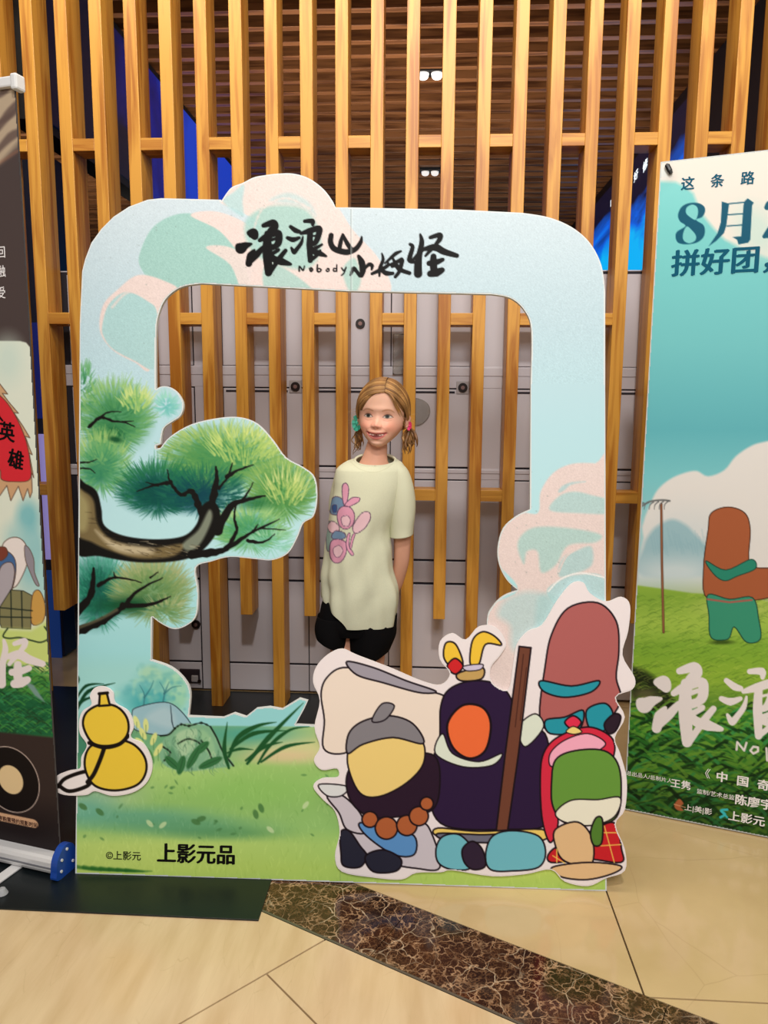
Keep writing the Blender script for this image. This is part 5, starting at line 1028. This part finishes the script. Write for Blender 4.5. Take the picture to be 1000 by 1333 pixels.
shirt_keys = [(598, 462, 515, .082, .044), (600, 457, 519, .084, .047), (603, 448, 524, .086, .055), (611, 438.5, 528, .09, .066), (624, 435, 528, .092, .075), (640, 434, 525, .094, .082), (662, 430, 518, .096, .088), (690, 427, 509, .10, .09), (715, 424, 510.5, .10, .092), (740, 421.5, 514, .10, .094), (760, 419.5, 519, .10, .096), (778, 418.5, 520.5, .10, .097), (790, 418, 519.5, .10, .097), (803, 418, 517.5, .10, .096), (809, 418.5, 516.5, .10, .095)]
fold = lambda t, y: (.042 * np.clip((y - 630) / 170, 0, 1) * (np.sin(t * 5 + y * .012) + .7 * np.sin(t * 11 - y * .03 + 1)) + .026 * np.sin(y * .10 + t * 4 + 2 * np.sin(t * 2)) * (.4 + .6 * np.sin(t * 3 + 1) ** 2) * np.clip((y - 650) / 60, 0, 1) * np.clip((800 - y) / 30, 0, 1))
hem_up = lambda k: (lambda x, c: -34 * k * np.clip((455 - x) / 37, 0, 1) ** .8)
RK = interp_rings(shirt_keys, 330); rings = []
for i, r in enumerate(RK):
    y = r[0]; k = np.clip((y - 700) / 109, 0, 1)
    f0 = np.clip((612 - y) / 16, 0, 1)
    ysf = (lambda k, f0: (lambda x, c: -34 * k * np.clip((455 - x) / 37, 0, 1) ** .8 + f0 * (7 * np.clip(c, -1, 1) + 1)))(k, f0)
    rings.append(ring_pts(r, NT, 2.25, fold, ysf))
SHV = np.concatenate(rings); SHP = SHV - CP; pc_ = SHP @ RM; sxp, syp = 500 + F * pc_[:, 0] / pc_[:, 2], 666.5 + F * pc_[:, 1] / pc_[:, 2]
TS = Paint(np.arange(410, 550, .5), np.arange(585, 820, .5), (218, 219, 192))
TS.speckle(1.5); o1, pk, pk2, bl, bl2 = (96, 70, 96), (226, 160, 186), (240, 200, 210), (118, 146, 176), (60, 88, 140)
c6 = lambda pts: [(400 + x / 4.76, 580 + y / 4.76) for x, y in pts]
def tsf(pts, c, o=1.0): TS.poly(smooth(c6(pts), 6), c, 1, .35, o, o1)
tsf([(125, 500), (150, 470), (180, 520), (175, 600), (150, 650), (125, 640)], (150, 176, 168), .8); tsf([(160, 330), (190, 318), (225, 340), (230, 400), (190, 430), (150, 420), (145, 380)], bl); tsf([(222, 250), (245, 235), (260, 270), (250, 350), (232, 370), (222, 320)], pk)
tsf([(235, 370), (280, 325), (325, 325), (320, 350), (275, 375), (250, 390)], pk); tsf([(285, 500), (340, 420), (385, 415), (390, 460), (350, 520), (300, 545)], pk2); tsf([(190, 420), (220, 380), (270, 385), (295, 430), (285, 490), (240, 520), (200, 490)], pk)
tsf([(215, 450), (250, 435), (270, 465), (255, 500), (225, 495)], pk2, .7); tsf([(130, 500), (160, 470), (200, 500), (195, 540), (150, 540)], pk2, .8); tsf([(155, 560), (180, 530), (230, 540), (240, 570), (200, 585), (165, 580)], bl); tsf([(150, 600), (190, 580), (240, 600), (245, 660), (215, 720), (170, 725), (145, 680)], pk); tsf([(165, 640), (200, 620), (225, 650), (205, 690), (175, 685)], pk2, .6)
tsf([(250, 560), (268, 545), (262, 620), (290, 670), (275, 680), (245, 630)], pk, .8); tsf([(280, 560), (300, 545), (285, 600), (275, 640), (266, 630)], pk, .8); tsf([(160, 375), (185, 370), (185, 410), (165, 415)], bl2, .6)
TS.line(smooth(c6([(270, 105), (330, 150), (420, 168), (500, 140), (560, 85)]), 8, False), .7, (200, 200, 170), .8, .5)
ii = np.clip(np.searchsorted(TS.ys, syp), 0, len(TS.ys) - 1); jj = np.clip(np.searchsorted(TS.xs, sxp), 0, len(TS.xs) - 1)
frontm = np.tile(np.cos(np.arange(NT) * 2 * math.pi / NT) > .02, len(rings)); sc_ = np.where(frontm[:, None], TS.C[ii, jj], np.array((218, 219, 192.)))
cloth = mat('tshirt_cotton', rough=.85, spec=.15, attr=True); shirt = loft('t_shirt', rings, cloth, girl, cols=lin(np.clip(sc_, 0, 255)))
so = shirt.modifiers.new('Solid', 'SOLIDIFY'); so.thickness = .002
clothp = mat('tshirt_sleeve', (218, 219, 192), .85, spec=.15)
sl = interp_rings([(604, 503, 520, .086, .030), (607, 503, 526, .088, .038), (614, 503, 531.5, .09, .045), (626, 504, 536, .092, .049), (640, 505, 539, .094, .052), (656, 506, 540.5, .096, .053), (672, 507, 540, .098, .053), (686, 507.5, 538.6, .10, .052), (696, 508, 537.8, .10, .051)], 60)
rings = [ring_pts(r, 72, 2.1, lambda t, y: .012 * np.sin(t * 4 + y * .08) * np.clip((y - 630) / 40, 0, 1), (lambda k: (lambda x, c: k * (-.13 * (x - 523) + 1.5 * c)))(np.clip((r[0] - 640) / 50, 0, 1))) for r in sl]
o = loft('sleeve', rings, clothp, shirt, cap0=True); o.modifiers.new('Solid', 'SOLIDIFY').thickness = .0022
sl = interp_rings([(606, 446, 466, .11, .03), (612, 439, 466, .12, .040), (624, 435, 464, .135, .044), (640, 431, 462, .15, .046), (652, 429, 461, .16, .046), (664, 428.5, 460, .165, .046)], 40)
o = loft('sleeve', [ring_pts(r, 64, 2.1) for r in sl], clothp, shirt, cap0=True); o.modifiers.new('Solid', 'SOLIDIFY').thickness = .0022
# neckband
bm = bmesh.new(); r0 = RK[0]; nb = ring_pts(r0, 60, 2.25, None, lambda x, c: 7 * np.clip(c, -1, 1) + 1); nb = np.vstack([nb, nb[:1]]); add_tube(bm, nb, .0042, 8, 1.0); bm_obj('neckband', bm, clothp, shirt, True)
blackc = mat('black_shorts', (14, 13, 15), .9, spec=.1)
rings = [ring_pts(r, 96, 2.3) for r in interp_rings([(768, 424, 514, .10, .082), (785, 417, 516, .10, .086), (800, 414, 517, .10, .088), (812, 412, 516.5, .10, .088), (822, 416, 514, .10, .080)], 30)]
shorts = loft('shorts', rings, blackc, girl)
for keys, hem in (([(800, 414, 462, .10, .080), (815, 411, 458, .10, .082), (826, 411, 455, .10, .082), (834, 413, 452, .10, .08)], lambda k: (lambda x, c: k * np.clip((x - 432) * .42, -9, 8))), ([(798, 452, 517, .10, .082), (815, 453, 516.5, .10, .084), (830, 454, 515.5, .10, .084), (848, 456, 508, .10, .080)], lambda k: (lambda x, c: k * (-np.clip((x - 490) * .5, -2, 14) + np.clip((462 - x) * -.2, -3, 3))))):
    rr = interp_rings(keys, 30); loft('shorts_leg', [ring_pts(r, 80, 2.2, lambda t, y: .02 * np.sin(t * 5 + 1), hem(np.clip((r[0] - keys[0][0]) / (keys[-1][0] - keys[0][0]), 0, 1))) for r in rr], blackc, shorts).modifiers.new('Solid', 'SOLIDIFY').thickness = .003
# shoes
for sd, xf in (('l', 486), ('r', 446)):
    kx = G(xf, 850, .10)[0]; sr = []
    for q, (yy, w_s, h_s) in enumerate(((GY + .150, .012, .030), (GY + .140, .030, .062), (GY + .10, .036, .070), (GY + .05, .037, .058), (GY + .0, .040, .046), (GY - .04, .037, .036), (GY - .062, .022, .024), (GY - .068, .006, .012))):
        t = np.arange(24) * 2 * math.pi / 24; cx_ = kx - .03 * max(0, (GY + .1 - yy)) / .16
        sr.append(np.stack([cx_ + w_s * np.sin(t), np.full(24, yy), .004 + h_s * (.5 + .5 * np.sign(np.cos(t)) * np.abs(np.cos(t)) ** .6)], 1))
    loft('shoe', sr, mat('white_shoe', (214, 210, 206), .6), girl, True, True)
